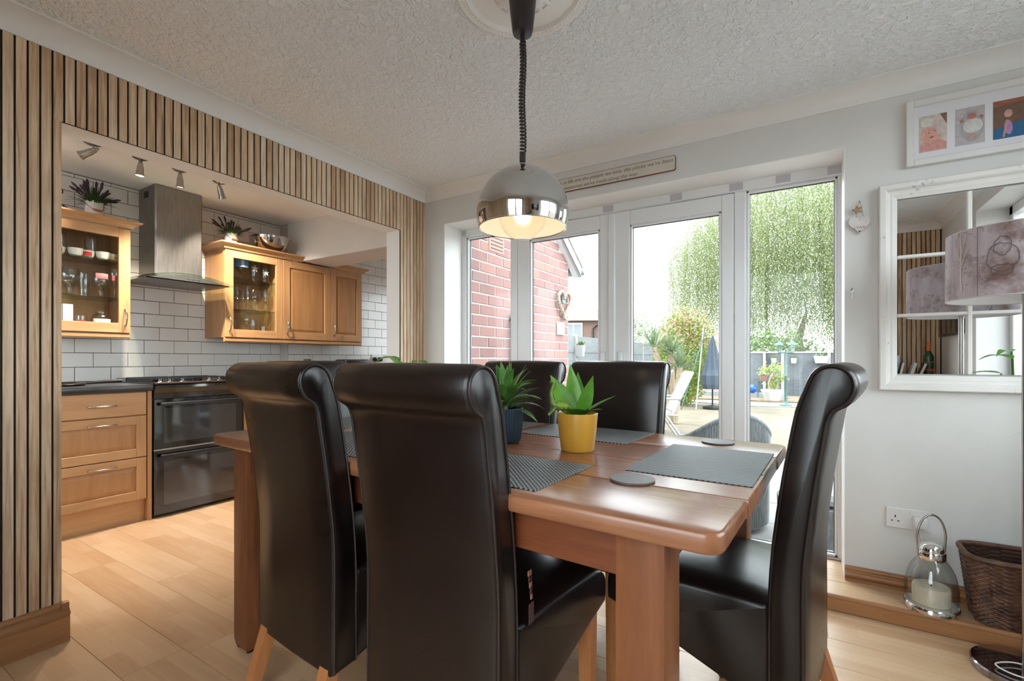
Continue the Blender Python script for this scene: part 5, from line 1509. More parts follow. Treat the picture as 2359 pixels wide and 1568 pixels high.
wr = empty('wire_rack', (-4.10, 1.03, 2.0145), 0, 'black wire scroll stand at the left on the cupboard top', 'stand')
for pts in ([(0.0, -0.1, 0.002), (0.0, -0.02, 0.075), (0.0, 0.06, 0.06), (0.0, 0.10, 0.002)], [(0.03, -0.1, 0.002), (0.03, 0.0, 0.05), (0.03, 0.07, 0.045), (0.03, 0.11, 0.002)], [(0.015, 0.02, 0.068), (0.015, 0.035, 0.14), (0.015, 0.06, 0.155), (0.015, 0.065, 0.13), (0.015, 0.05, 0.125)]):
    MB().tube(catmull(pts, 5), 0.0035, 6).build('wire', M['black'], wr, 60)

# ---- four ceiling spotlights
def spot(x, y, tilt_to, label, watts):
    s_ = empty('ceiling_spotlight', (x, y, ZK), 0, label, 'spotlight', 'kitchen ceiling spotlights')
    MB().lathe([(0.0, -0.014), (0.030, -0.012), (0.044, -0.004), (0.045, 0.0), (0.0, 0.0)], 28).build('ceiling_plate', M['satin'], s_, 50)
    d = Vector(tilt_to).normalized()
    piv = Vector((0, 0, -0.045))
    MB().tube([(0, 0, -0.010), tuple(piv)], 0.005, 8).build('arm', M['satin'], s_, 50)
    q = Vector((0, 0, -1)).rotation_difference(d).to_matrix().to_4x4()
    T = Matrix.Translation(piv) @ q
    hd_ = MB().lathe([(0.0, 0.034), (0.005, 0.030), (0.013, 0.010), (0.0185, -0.020), (0.0205, -0.050), (0.021, -0.058), (0.026, -0.074), (0.024, -0.074), (0.019, -0.058), (0.0, -0.056)], 28, M=T).build('head', M['satin'], s_, 50)
    MB().lathe([(0.0, -0.070), (0.0225, -0.070), (0.0225, -0.066), (0.0, -0.066)], 24, M=T).build('lamp_face', pbr('spot_lamp_face', (1, 1, 1), 0.3, emit=(1.0, 0.88, 0.7), emit_s=1.5), hd_, 50)
    ld = bpy.data.lights.new('spot_beam', 'SPOT'); ld.energy = watts; ld.spot_size = R(104); ld.spot_blend = 0.9; ld.color = (1.0, 0.86, 0.70); ld.shadow_soft_size = 0.02
    lo = bpy.data.objects.new('spot_beam', ld); C.objects.link(lo); lo.parent = s_
    lo.location = piv + d * 0.085
    lo.rotation_euler = d.to_track_quat('-Z', 'Y').to_euler()
spot(-3.59, 1.10, (-0.75, -0.75, -0.55), 'steel ceiling spotlight tilted towards the left cupboard, leftmost of four', 6)
spot(-3.59, 1.335, (-0.02, -0.05, -0.98), 'steel ceiling spotlight second from the slatted wall end', 15)
spot(-3.59, 1.560, (-0.14, 0.05, -0.98), 'steel ceiling spotlight hanging in front of the hood chimney', 28)
spot(-3.59, 1.815, (-0.30, 0.42, -0.85), 'steel ceiling spotlight aimed at the right cupboard, rightmost of four', 22)

# ---- kitchen socket, small things on the rear worktop
ks = empty('kitchen_socket', (XE, 3.83, 1.07), 0, 'white kitchen wall socket with two black plugs', 'socket')
o = ks.location
B((XE + 0.0005, 3.755, 1.035), (XE + 0.010, 3.905, 1.12), 0.002, o).build('plate', M['socket'], ks)
for y in (3.795, 3.865): MB(o).lathe([(0.0, 0), (0.026, 0), (0.024, 0.035), (0.0, 0.04)], 18, M=Matrix.Translation((XE + 0.010, y, 1.065)) @ Matrix.Rotation(R(90), 4, 'Y')).build('plug', M['black'], ks, 40)
kt = empty('black_toaster', (-3.98, 3.33, 0.90), 0, 'low black toaster on the worktop below the kitchen socket', 'toaster')
MB().box((-0.09, -0.16, 0.008), (0.09, 0.16, 0.165), 0.02, seg=3).build('body', M['black'], kt, 50)
for x in (-0.035, 0.035): MB().box((x - 0.012, -0.12, 0.1645), (x + 0.012, 0.12, 0.1655)).build('slot', M['dark'], kt)
MB().box((0.088, 0.02, 0.10), (0.105, 0.06, 0.115), 0.002).build('lever', M['satin'], kt)
MB().box((-0.08, -0.15, 0.0), (0.08, 0.15, 0.009)).build('foot', M['black'], kt)
sg_ = empty('black_canister', (-3.95, 2.78, 0.90), 0, 'small black canister with looped lid wire standing on the rear worktop', 'canister')
MB().lathe([(0.0, 0.001), (0.030, 0.001), (0.030, 0.15), (0.034, 0.153), (0.034, 0.168), (0.0, 0.170)], 24).build('jar', M['black'], sg_, 40)
MB().tube(catmull([(0.0, -0.01, 0.168), (0.0, -0.015, 0.20), (0.0, 0.012, 0.215), (0.0, 0.025, 0.19)], 5), 0.0015, 6).build('wire_loop', M['satin'], sg_, 60)

# ================================================================== BEHIND THE CAMERA (seen in the mirror)
sb = empty('sideboard', (0.74, -0.12, 0), 0, 'low white sideboard against the slatted wall, seen in the mirror', 'sideboard')
o = sb.location
B((0.42, -0.245, 0.08), (1.02, 0.0, 0.88), 0.003, o).build('body', M['white'], sb)
B((0.41, -0.25, 0.88), (1.03, 0.01, 0.905), 0.003, o).build('top', M['oak'], sb)
for a, b in ((0.425, 0.718), (0.722, 1.015)):
    d_ = B((a, 0.0, 0.10), (b, 0.018, 0.86), 0.003, o).build('door', M['white'], sb)
    MB(o).ball(((a + b) / 2 + (0.12 if a < 0.5 else -0.12), 0.028, 0.55), 0.012, 12, 8).build('knob', M['satin'], d_, 60)
for x in (0.45, 0.99):
    for y in (-0.22, -0.03): B((x - 0.02, y - 0.02, 0.0), (x + 0.02, y + 0.02, 0.08), 0, o).build('foot', M['white'], sb)
bt = empty('wine_bottle', (0.93, -0.10, 0.905), 0, 'green wine bottle with orange capsule reflected in the mirror', 'bottle')
MB().lathe(catmull([(0.001, 0.001), (0.034, 0.001), (0.036, 0.02), (0.036, 0.17), (0.028, 0.205), (0.014, 0.23), (0.0135, 0.25)], 3), 24).build('glass', pbr('green_bottle', (0.01, 0.06, 0.015), 0.08), bt, 60)
MB().lathe([(0.0148, 0.235), (0.0150, 0.30), (0.0155, 0.315), (0.0, 0.317)], 20).build('capsule', pbr('orange_foil', (0.60, 0.16, 0.04), 0.3), bt, 50)
MB().shell([(0.0365, 0.06), (0.0365, 0.14)], 24).build('label', pbr('red_label', (0.50, 0.03, 0.03), 0.5), bt, 50)
bkcols = ((0.05, 0.04, 0.04), (0.55, 0.53, 0.50), (0.10, 0.035, 0.025), (0.02, 0.02, 0.03), (0.60, 0.60, 0.62), (0.03, 0.03, 0.035))
for k, (x, lean, lab) in enumerate(((0.55, 0.0, 'black book standing first on the sideboard in the mirror'), (0.60, 0.0, 'cream book standing second on the sideboard in the mirror'), (0.65, 0.1, 'maroon book standing third on the sideboard in the mirror'), (0.71, 0.2, 'navy book leaning fourth on the sideboard in the mirror'), (0.78, 0.3, 'white book leaning fifth on the sideboard in the mirror'), (0.84, 0.35, 'black book leaning last before the bottle in the mirror'))):
    bo = empty('book', (x, -0.06, 0.905), 0, lab, 'book', 'books on the sideboard')
    T = Matrix.Rotation(lean, 4, 'Y')
    MB().box((0, -0.05, 0.0), (0.022, 0.05, 0.14), 0.001, M=T).build('cover', pbr('book_cover', bkcols[k], 0.5), bo)
    MB().box((0.003, -0.048, 0.003), (0.019, 0.0515, 0.137), 0, M=T).build('pages', pbr('pages', (0.66, 0.62, 0.54), 0.8), bo)
fr = empty('silver_photo_frame', (0.66, -0.20, 0.905), 0, 'silver photo frame standing behind the books in the mirror', 'picture frame')
B((-0.09, -0.006, 0.0), (0.09, 0.006, 0.20), 0.003).build('border', pbr('pewter', (0.35, 0.35, 0.37), 0.3, 0.8), fr)
B((-0.07, 0.006, 0.02), (0.07, 0.007, 0.18)).build('photo', mottled('faded_photo', (0.30, 0.34, 0.30), (0.55, 0.56, 0.58), 16, 0.3), fr)
# ================================================================== GARDEN
G = -0.20
M['grass'] = mottled('dry_lawn', (0.105, 0.085, 0.058), (0.15, 0.128, 0.092), 1.6, 0.95, bmp=0.6, bdist=0.02)
M['slab'] = mottled('pale_paving', (0.155, 0.148, 0.14), (0.19, 0.182, 0.174), 5, 0.9, tone=0.5)
M['gravel'] = mottled('white_gravel', (0.165, 0.16, 0.15), (0.22, 0.215, 0.20), 14, 0.9)
M['fence'] = wood('grey_painted_fence', (0.065, 0.073, 0.08), (0.12, 0.13, 0.14), (1, 1, 8), 2, 0.8, 0.35)
M['fence_l'] = wood('weathered_fence', (0.13, 0.14, 0.145), (0.20, 0.21, 0.21), (8, 1, 8), 2, 0.85, 0.3)
M['post'] = pbr('pale_concrete_post', (0.28, 0.27, 0.26), 0.9)
lawn = structure(B((-40, 2.97, G - 0.3), (40, 60, G - 0.012)).build('lawn', M['grass']))
yard = structure(B((-40, -30, G - 0.3), (40, 2.97, G - 0.05)).build('front_drive', M['slab']))
patio = structure(B((-5, 2.972, G - 0.2), (3.2, 7.25, G - 0.008)).build('patio', M['gravel']))
me_s = MB().box((0, 0, -0.02), (0.592, 0.592, 0.0), 0.004).mesh('slab'); me_s.materials.append(M['slab'])
for i in range(9):
    for j in range(7):
        s_ = link('slab', me_s, None, patio); s_.location = (-2.15 + 0.6 * i, 2.98 + 0.6 * j, G + random.uniform(-0.002, 0.002))
pb = structure(MB().prism([(-3.2, 15.0), (-1.5, 14.2), (0.2, 14.6), (2.8, 15.6), (2.8, 16.4), (0.2, 15.7), (-1.5, 15.2), (-3.2, 15.9)], G - 0.011, G + 0.01, 'z').build('garden_path', M['gravel']))
bed = structure(MB().prism([(-3.6, 15.9), (3.4, 16.3), (3.6, 18.6), (-3.6, 18.6)], G - 0.011, G + 0.02, 'z').build('garden_bed', M['soil'] if False else mottled('dry_soil', (0.12, 0.085, 0.055), (0.19, 0.145, 0.10), 9, 0.95)))
# left boundary fence, horizontal boards between posts
fl_ = structure(empty('wall_fence_left', (-4.7, 5.0, G)))
for k in range(8):
    y0 = 5.0 + 1.86 * k
    B((-4.76, y0 - 0.05, G), (-4.66, y0 + 0.05, 1.66), 0, fl_.location).build('post', M['post'], fl_)
    if k < 7:
        for q in range(9):
            MB(fl_.location).box((-4.72 + 0.012 * (q % 2), y0 + 0.05, G + 0.06 + 0.195 * q), (-4.70 + 0.012 * (q % 2), y0 + 1.81, G + 0.06 + 0.195 * q + 0.205)).build('board', M['fence_l'], fl_)
# back fence, vertical boards
fb = structure(empty('wall_fence_back', (-1.0, 18.7, G)))
x = -4.6
k = 0
while x < 4.6:
    B((x, 18.70 + 0.012 * (k % 2), G + 0.03), (x + 0.145, 18.72 + 0.012 * (k % 2), 1.27), 0, fb.location).build('board', M['fence'], fb)
    x += 0.135; k += 1
for x in (-4.5, -2.9, -1.15, -0.6, 0.72, 2.55, 4.3):
    B((x - 0.045, 18.62, G), (x + 0.045, 18.69, 1.33), 0, fb.location).build('post', M['post'], fb)
B((-4.6, 18.66, 1.27), (4.6, 18.76, 1.32), 0, fb.location).build('capping', M['post'], fb)

# heart wreath, plaque, downpipe on the brick wall
wh = empty('heart_wreath', (XB, 4.60, 1.66), 0, 'woven willow heart wreath hung on the brick wall', 'wreath')
o = wh.location
M['willow_twig'] = mottled('pale_twig', (0.28, 0.22, 0.16), (0.46, 0.40, 0.33), 40, 0.9)
hp_ = [(XB + 0.035, y, z) for y, z in heart(4.60, 1.665, 0.150, 44)]
for q in range(5):
    pts = [(x + 0.012 * math.cos(k * 1.1 + q * 1.25), y + 0.014 * math.sin(k * 1.1 + q * 1.25), z + 0.010 * math.cos(k * 0.9 + q)) for k, (x, y, z) in enumerate(hp_)]
    MB(o).tube(pts, 0.009, 5, True).build('twig', M['willow_twig'], wh, 60)
MB(o).box((XB + 0.01, 4.565, 1.66), (XB + 0.03, 4.625, 1.74), 0.004).build('tag', pbr('slate_tag', (0.16, 0.20, 0.22), 0.6), wh)
pq = empty('wall_plaque', (XB, 4.56, 1.325), 0, 'small white plaque on the brick wall below the wreath', 'plaque')
B((XB + 0.001, 4.475, 1.325), (XB + 0.012, 4.645, 1.458), 0.002, pq.location).build('board', M['upvc'], pq)
for q in range(3): B((XB + 0.012, 4.50, 1.35 + 0.032 * q), (XB + 0.0125, 4.62, 1.362 + 0.032 * q), 0, pq.location).build('line', pbr('grey_line', (0.5, 0.52, 0.54), 0.6), pq)
dp = empty('black_downpipe', (XB + 0.05, 3.585, G), 0, 'black downpipe running up the brick wall', 'pipe')
MB(dp.location).tube([(XB + 0.045, 3.585, G), (XB + 0.045, 3.585, 1.47)], 0.034, 12).build('pipe', M['black'], dp, 50)
for z in (0.5, 1.4): B((XB, 3.54, z), (XB + 0.05, 3.63, z + 0.03), 0, dp.location).build('bracket', M['black'], dp)

# neighbour's house
nh = empty('neighbour_house', (-12.6, 26.6, G), R(25), "neighbour's brick house with pale tiled roof beyond the fence", 'house')
M['far_brick'] = mottled('far_brick', (0.15, 0.095, 0.075), (0.19, 0.125, 0.10), 9, 0.95)
M['far_roof'] = mottled('far_roof', (0.115, 0.095, 0.082), (0.15, 0.125, 0.108), 12, 0.95, stretch=(1, 1, 5))
MB().box((-3.5, -1.6, 0), (2.6, 4, 3.62)).build('wall', M['far_brick'], nh)
MB().add([(-3.8, -1.95, 3.58), (2.9, -1.95, 3.58), (2.9, 4.3, 3.58), (-3.8, 4.3, 3.58), (-1.6, 1.2, 5.35), (0.7, 1.2, 5.35)], [(0, 1, 5, 4), (1, 2, 5), (2, 3, 4, 5), (3, 0, 4), (3, 2, 1, 0)]).build('roof', M['far_roof'], nh)
MB().box((-3.8, -1.98, 3.48), (2.9, -1.9, 3.62)).build('fascia', M['fascia'], nh)
for x in (0.35, -2.0):
    w_ = MB().box((x - 0.75, -1.66, 2.50), (x + 0.75, -1.58, 3.36)).build('window', M['fascia'], nh)
    for q in range(3): MB().box((x - 0.68 + 0.47 * q, -1.675, 2.58), (x - 0.27 + 0.47 * q, -1.655, 3.28)).build('pane', pbr('far_pane', (0.16, 0.18, 0.19), 0.1), w_)
MB().tube([(1.7, -1.7, 0), (1.7, -1.7, 3.0), (1.95, -1.85, 3.2)], 0.05, 8).build('downpipe', M['black'], nh)

# weeping willow
wlw = empty('weeping_willow', (-0.2, 26.5, G), 0, 'large weeping willow trailing pale green branches behind the fence', 'tree')
M['willow'] = leafy('willow_leaf', (0.105, 0.165, 0.038), (0.31, 0.31, 0.18), 0.6, 0.42, 2.5)
M['bark'] = mottled('bark', (0.14, 0.10, 0.07), (0.25, 0.19, 0.14), 12, 0.95)
MB().tube([(0, 0, 0), (0.1, 0.1, 1.2), (0.0, 0.2, 2.2), (0.3, 0.2, 3.4)], 0.4, 10, radii=[0.30, 0.24, 0.18, 0.08]).build('trunk', M['bark'], wlw, 60)
rg = random.Random(2)
fol = MB(); vs_, fs = [], []
twg = MB()
for k in range(4000):
    a = rg.uniform(0, 2 * PI)
    rad = 5.6 * math.sqrt(rg.uniform(0.02, 1.0))
    if math.sin(a) > 0.35 and rg.random() < 0.6: a = -a
    x, y = rad * math.cos(a) * 1.08, rad * math.sin(a)
    ztop = 10.2 - 3.4 * (rad / 5.6) ** 2 + rg.uniform(-0.9, 0.6)
    zend = rg.uniform(1.3, 3.6) + (1.3 if rg.random() < 0.3 else 0) + 0.25 * (rad / 5.6)
    if ztop - zend < 0.6: continue
    z = ztop
    dx, dy = rg.uniform(-0.25, 0.25) , rg.uniform(-0.2, 0.2)
    n_ = 0
    while z > zend:
        t = (ztop - z)
        px, py = x + dx * math.sin(t * 0.5) + rg.uniform(-0.05, 0.05), y + dy * math.sin(t * 0.5) + rg.uniform(-0.05, 0.05)
        L, w = rg.uniform(0.07, 0.14), rg.uniform(0.014, 0.024)
        th = rg.uniform(0, 2 * PI)
        cx, cy = math.cos(th), math.sin(th)
        b = len(vs_)
        tz = rg.uniform(0.5, 1.0) * L
        ox, oy = cx * L * 0.45, cy * L * 0.45
        vs_ += [(px, py, z), (px + ox * 0.5 - cy * w, py + oy * 0.5 + cx * w, z - tz * 0.5), (px + ox, py + oy, z - tz), (px + ox * 0.5 + cy * w, py + oy * 0.5 - cx * w, z - tz * 0.5)]
        fs.append((b, b + 1, b + 2, b + 3))
        z -= rg.uniform(0.055, 0.12)
fol.v, fol.f = vs_, fs
me = bpy.data.meshes.new('foliage'); me.from_pydata(vs_, [], fs); me.materials.append(M['willow'])
fo = link('foliage', me, None, wlw); fo['kind'] = 'stuff'

def shrub(name, label, loc, rx, rz, n_, mat, seed, leaf=0.09, cat='shrub', tip=None, core=0.35):
    e = empty(name, loc, 0, label, cat)
    r_ = random.Random(seed)
    for k in range(5):
        a = r_.uniform(0, 6.28)
        MB().tube([(0.05 * math.cos(a), 0.05 * math.sin(a), 0), (rx * 0.4 * math.cos(a), rx * 0.4 * math.sin(a), rz * 1.0)], 0.03, 6, radii=[0.035, 0.015]).build('stem', M['bark'], e)
    for part, m_, lo, hi in (('foliage', mat, 0, 1.0),) + ((('new_growth', tip, 0.6, 1.12),) if tip else ()):
        v_, f_ = [], []
        for k in range(n_ if part == 'foliage' else n_ // 4):
            u, th = r_.uniform(-1, 1), r_.uniform(0, 2 * PI)
            if part != 'foliage': u = r_.uniform(0.25, 1)
            rr_ = (r_.uniform(core, 1.0)) ** 0.5 * (1 + 0.15 * math.sin(3 * th + 2 * u)) * (1.07 if part != 'foliage' else 1)
            s2 = math.sqrt(1 - u * u)
            c = Vector((rx * rr_ * s2 * math.cos(th), rx * rr_ * s2 * math.sin(th), rz + rz * rr_ * u))
            d = Vector((r_.uniform(-1, 1), r_.uniform(-1, 1), r_.uniform(-0.6, 0.9))).normalized()
            sd = d.cross(Vector((r_.uniform(-1, 1), r_.uniform(-1, 1), r_.uniform(-1, 1)))).normalized()
            L, w = leaf * r_.uniform(0.7, 1.3), leaf * 0.28
            b = len(v_)
            v_ += [tuple(c), tuple(c + d * L * 0.5 + sd * w), tuple(c + d * L), tuple(c + d * L * 0.5 - sd * w)]
            f_.append((b, b + 1, b + 2, b + 3))
        me = bpy.data.meshes.new(part); me.from_pydata(v_, [], f_); me.materials.append(m_)
        ob = link(part, me, None, e); ob['kind'] = 'stuff'
    return e
M['photinia'] = leafy('photinia_leaf', (0.14, 0.21, 0.028), (0.29, 0.34, 0.08), 0.45, 0.4, 5)
M['photinia_red'] = leafy('photinia_new_leaf', (0.36, 0.20, 0.14), (0.44, 0.31, 0.23), 0.45, 0.4, 5)
shrub('photinia_shrub', 'rounded yellow-green photinia bush with pink new growth by the fence', (-2.85, 13.7, G), 0.82, 1.30, 6500, M['photinia'], 31, 0.085, 'shrub', M['photinia_red'])
M['hedge'] = leafy('hedge_leaf', (0.05, 0.095, 0.025), (0.14, 0.20, 0.065), 0.5, 0.35, 5)
shrub('hedge_bush', 'green bush above the back fence at its left', (-4.6, 20.75, G), 1.5, 1.3, 3200, M['hedge'], 5, 0.16, 'shrub')
shrub('hedge_bush', 'green bush above the back fence behind the garden lamp', (-1.0, 20.75, G), 1.5, 1.15, 3200, M['hedge'], 6, 0.16, 'shrub')
shrub('hedge_bush', 'green bush above the back fence at its right', (2.5, 20.75, G), 1.5, 1.2, 3200, M['hedge'], 8, 0.16, 'shrub')
shrub('far_tree', 'small grey-green tree far off beside the left fence', (-11.0, 36.0, G), 1.6, 2.3, 1500, M['hedge'], 9, 0.22, 'tree')

# yucca with three stems
yu = empty('yucca_palm', (-2.28, 9.75, G), 0, 'spiky garden yucca with three bare stems near the shrub', 'plant')
M['yucca'] = leafy('yucca_blade', (0.075, 0.12, 0.05), (0.19, 0.235, 0.13), 0.5, 0.3, 3)
M['yucca_stem'] = mottled('yucca_stem', (0.24, 0.18, 0.12), (0.36, 0.28, 0.20), 20, 0.95)
for i, (bx, by, tx, ty, tz, n_, L) in enumerate(((0.0, 0.0, -0.26, -0.15, 1.50, 60, 0.62), (0.06, 0.02, 0.02, 0.0, 1.36, 50, 0.52), (0.14, -0.06, 0.24, -0.2, 1.10, 44, 0.50))):
    MB().tube(catmull([(bx, by, 0), (bx + (tx - bx) * 0.3, by + (ty - by) * 0.3, tz * 0.45), (tx, ty, tz)], 4), 0.06, 8, radii=None).build('stem', M['yucca_stem'], yu, 50)
    r_ = random.Random(40 + i)
    cl = MB()
    for k in range(n_):
        a = k * 2.399; e = r_.uniform(5, 88)
        d = Vector((math.cos(a) * math.cos(R(e)), math.sin(a) * math.cos(R(e)), math.sin(R(e))))
        cl.leaf((tx + d.x * 0.05, ty + d.y * 0.05, tz - 0.03 + 0.08 * k / n_), d, L * r_.uniform(0.8, 1.1), 0.045, 0.35, n=4, shape=0.35)
    c_ = cl.build('leaf_crown', M['yucca'], yu); c_['kind'] = 'stuff'

# white recliners
M['pwhite'] = pbr('white_garden_plastic', (0.30, 0.295, 0.285), 0.5)
M['sling'] = pbr('grey_sling', (0.19, 0.18, 0.17), 0.8)
def recliner(loc, rz, label):
    e = empty('garden_recliner', loc, rz, label, 'garden chair', 'white garden recliners')
    for sx in (-1, 1):
        x = sx * 0.26
        MB().tube([(x, -0.22, 0.42), (x, -0.36, 0.72), (x, -0.52, 1.06)], 0.018, 8).build('back_rail', M['pwhite'], e, 50)
        MB().tube([(x, -0.30, 0.40), (x, 0.30, 0.44)], 0.018, 8).build('seat_rail', M['pwhite'], e, 50)
        MB().tube([(x, 0.26, 0.44), (x, 0.20, 0.0)], 0.017, 8).build('leg', M['pwhite'], e, 50)
        MB().tube([(x, -0.10, 0.43), (x, -0.40, 0.0)], 0.017, 8).build('leg', M['pwhite'], e, 50)
        MB().tube(catmull([(x * 1.12, -0.34, 0.66), (x * 1.12, -0.05, 0.66), (x * 1.12, 0.24, 0.64), (x * 1.05, 0.27, 0.44)], 3), 0.02, 8).build('arm', M['pwhite'], e, 50)
    MB().loft([[(-0.24, -0.23, 0.45), (0.24, -0.23, 0.45), (0.24, -0.225, 0.46), (-0.24, -0.225, 0.46)], [(-0.24, -0.37, 0.74), (0.24, -0.37, 0.74), (0.24, -0.36, 0.745), (-0.24, -0.36, 0.745)], [(-0.24, -0.51, 1.05), (0.24, -0.51, 1.05), (0.24, -0.50, 1.055), (-0.24, -0.50, 1.055)]]).build('back_sling', M['sling'], e)
    MB().box((-0.24, -0.24, 0.425), (0.24, 0.28, 0.435)).build('seat_sling', M['sling'], e)
    MB().tube([(-0.26, -0.52, 1.06), (0.26, -0.52, 1.06)], 0.018, 8).build('top_rail', M['pwhite'], e, 50)
    return e
recliner((-2.02, 7.65, G), R(115), 'white framed garden recliner with grey sling seen through the doors')
recliner((-2.45, 8.35, G), R(100), 'white garden recliner standing behind the other recliner')

# grey rattan chairs on the patio
M['rattan'] = mottled('grey_rattan', (0.10, 0.108, 0.112), (0.18, 0.19, 0.19), 60, 0.7, stretch=(1, 1, 0.3))
def rattan(loc, rz, label):
    e = empty('rattan_chair', loc, rz, label, 'garden chair', 'grey rattan chairs on the patio')
    def curved(z0, z1, w, name):
        mb = MB()
        n_ = 58
        for k in range(n_):
            a = PI * k / (n_ - 1)
            x, y = w * math.cos(a), -0.30 * math.sin(a) - 0.02
            h = z1 - 0.20 * abs(math.cos(a)) ** 2
            mb.tube([(x, y, z0), (x * 1.03, y * 1.05, h)], 0.017, 5)
        ob = mb.build(name, M['rattan'], e, 60); ob['kind'] = 'stuff'
        MB().tube([(w * 1.03 * math.cos(PI * k / 23), (-0.30 * math.sin(PI * k / 23) - 0.02) * 1.05, z1 - 0.20 * abs(math.cos(PI * k / 23)) ** 2) for k in range(24)], 0.022, 8).build('top_rim', M['rattan'], e, 60)
    curved(0.05, 0.86, 0.31, 'woven_back')
    MB().lathe([(0.0, 0.02), (0.27, 0.02), (0.29, 0.10), (0.30, 0.38), (0.0, 0.40)], 28, (0, -0.03, 0)).build('seat', M['rattan'], e, 50)
    MB().lathe([(0.0, 0.40), (0.26, 0.40), (0.27, 0.43), (0.25, 0.46), (0.0, 0.465)], 28, (0, -0.03, 0)).build('cushion', pbr('grey_cushion', (0.30, 0.31, 0.32), 0.9), e, 50)
    for a in (45, 135, 225, 315): MB().tube([(0.22 * math.cos(R(a)), 0.22 * math.sin(R(a)) - 0.03, 0), (0.22 * math.cos(R(a)), 0.22 * math.sin(R(a)) - 0.03, 0.05)], 0.02, 8).build('foot', M['rattan'], e)
rattan((-0.55, 4.05, G), R(30), 'grey rattan tub chair with its back to the doors')
rattan((0.12, 3.62, G), R(105), 'grey rattan tub chair close outside the right window')

# garden lamp post
gl_ = empty('garden_lamp_post', (-0.40, 14.77, G), 0, 'green twin-headed garden lamp post on the path edge', 'lamp post')
M['verdigris'] = pbr('verdigris_green', (0.042, 0.095, 0.08), 0.5)
MB().lathe([(0.0, 0.0), (0.15, 0.0), (0.15, 0.03), (0.07, 0.07), (0.045, 0.12), (0.038, 0.20), (0.032, 0.80), (0.045, 0.82), (0.03, 0.85), (0.026, 1.52), (0.0, 1.55)], 16).build('post', M['verdigris'], gl_, 40)
MB().tube([(-0.15, 0, 1.44), (0.15, 0, 1.44)], 0.018, 8).build('cross_arm', M['verdigris'], gl_, 50)
for x in (-0.15, 0.15):
    h_ = MB().lathe([(0.0, 1.42), (0.03, 1.42), (0.05, 1.44), (0.0, 1.445)], 8, (x, 0, 0)).build('lantern_head', M['verdigris'], gl_)
    MB().lathe([(0.048, 1.445), (0.075, 1.64)], 6, (x, 0, 0)).build('lantern_glass', glass('lamp_glass', (0.85, 0.9, 0.9)), h_)
    MB().lathe([(0.10, 1.64), (0.085, 1.67), (0.03, 1.73), (0.012, 1.77), (0.0, 1.78)], 6, (x, 0, 0)).build('lantern_roof', M['verdigris'], h_)
    for q in range(6):
        a = 2 * PI * q / 6
        MB().tube([(x + 0.048 * math.cos(a), 0.048 * math.sin(a), 1.445), (x + 0.075 * math.cos(a), 0.075 * math.sin(a), 1.64)], 0.005, 5).build('lantern_bar', M['verdigris'], h_)

# potted tree
pt = empty('potted_tree', (-0.80, 16.4, G), 0, 'small twisted tree in a wide white pot', 'plant')
MB().lathe([(0.0, 0.0), (0.19, 0.0), (0.21, 0.04), (0.27, 0.24), (0.31, 0.30), (0.31, 0.34), (0.26, 0.34), (0.0, 0.30)], 32).build('pot', pbr('white_stone_pot', (0.52, 0.50, 0.48), 0.7), pt, 40)
for a in (0.0, 2.1, 4.0): MB().tube(catmull([(0.07 * math.cos(a), 0.07 * math.sin(a), 0.3), (0.14 * math.cos(a), 0.1 * math.sin(a), 0.55), (0.05 * math.cos(a + 1), 0.08 * math.sin(a + 1), 0.85)], 3), 0.025, 6).build('stem', M['yucca_stem'], pt, 50)
v_, f_ = [], []
rg = random.Random(77)
for k in range(420):
    c = rg.choice(((0.12, 0.0, 1.0, 0.22), (-0.16, 0.05, 0.92, 0.2), (0.2, -0.05, 0.72, 0.13), (0.03, 0.0, 0.5, 0.14)))
    p = Vector((c[0] + rg.gauss(0, c[3] * 0.55), c[1] + rg.gauss(0, c[3] * 0.5), c[2] + rg.gauss(0, c[3] * 0.4)))
    d = Vector((rg.uniform(-1, 1), rg.uniform(-1, 1), rg.uniform(-1, 1))).normalized(); sd = d.orthogonal().normalized()
    b = len(v_); v_ += [tuple(p), tuple(p + d * 0.04 + sd * 0.025), tuple(p + d * 0.08), tuple(p + d * 0.04 - sd * 0.025)]; f_.append((b, b + 1, b + 2, b + 3))
me = bpy.data.meshes.new('foliage'); me.from_pydata(v_, [], f_); me.materials.append(M['photinia']); fo = link('foliage', me, None, pt); fo['kind'] = 'stuff'

# planters hung on the fences
def planter(loc, w, h, label):
    e = empty('hanging_planter', loc, 0, label, 'planter', 'white planters hung on the fences')
    MB().loft([[(-w * 0.38, -0.07, 0), (w * 0.38, -0.07, 0), (w * 0.38, 0.06, 0), (-w * 0.38, 0.06, 0)], [(-w / 2, -0.10, h), (w / 2, -0.10, h), (w / 2, 0.07, h), (-w / 2, 0.07, h)]]).build('pot', M['pwhite'], e)
    pl_ = MB(); r_ = random.Random(int(w * 1000 + loc[0] * 77))
    for k in range(26):
        a = r_.uniform(0, 6.28)
        pl_.leaf((r_.uniform(-w * 0.4, w * 0.4), r_.uniform(-0.06, 0.04), h - 0.01), (math.cos(a) * 0.5, math.sin(a) * 0.5, 1), r_.uniform(0.08, 0.18), 0.05, 0.8, n=3)
    f2 = pl_.build('foliage', M['hedge'], e); f2['kind'] = 'stuff'
planter((-0.86, 18.58, 0.93), 0.17, 0.17, 'small white planter on the back fence left of the garden lamp')
planter((-0.27, 18.58, 0.92), 0.18, 0.18, 'small white planter on the back fence right of the garden lamp')
planter((0.50, 18.55, 0.93), 0.42, 0.24, 'long white trough planter on the back fence')
e_ = planter((-4.58, 10.6, 1.13), 0.22, 0.27, 'white planter hung on the left fence beside the brick wall')

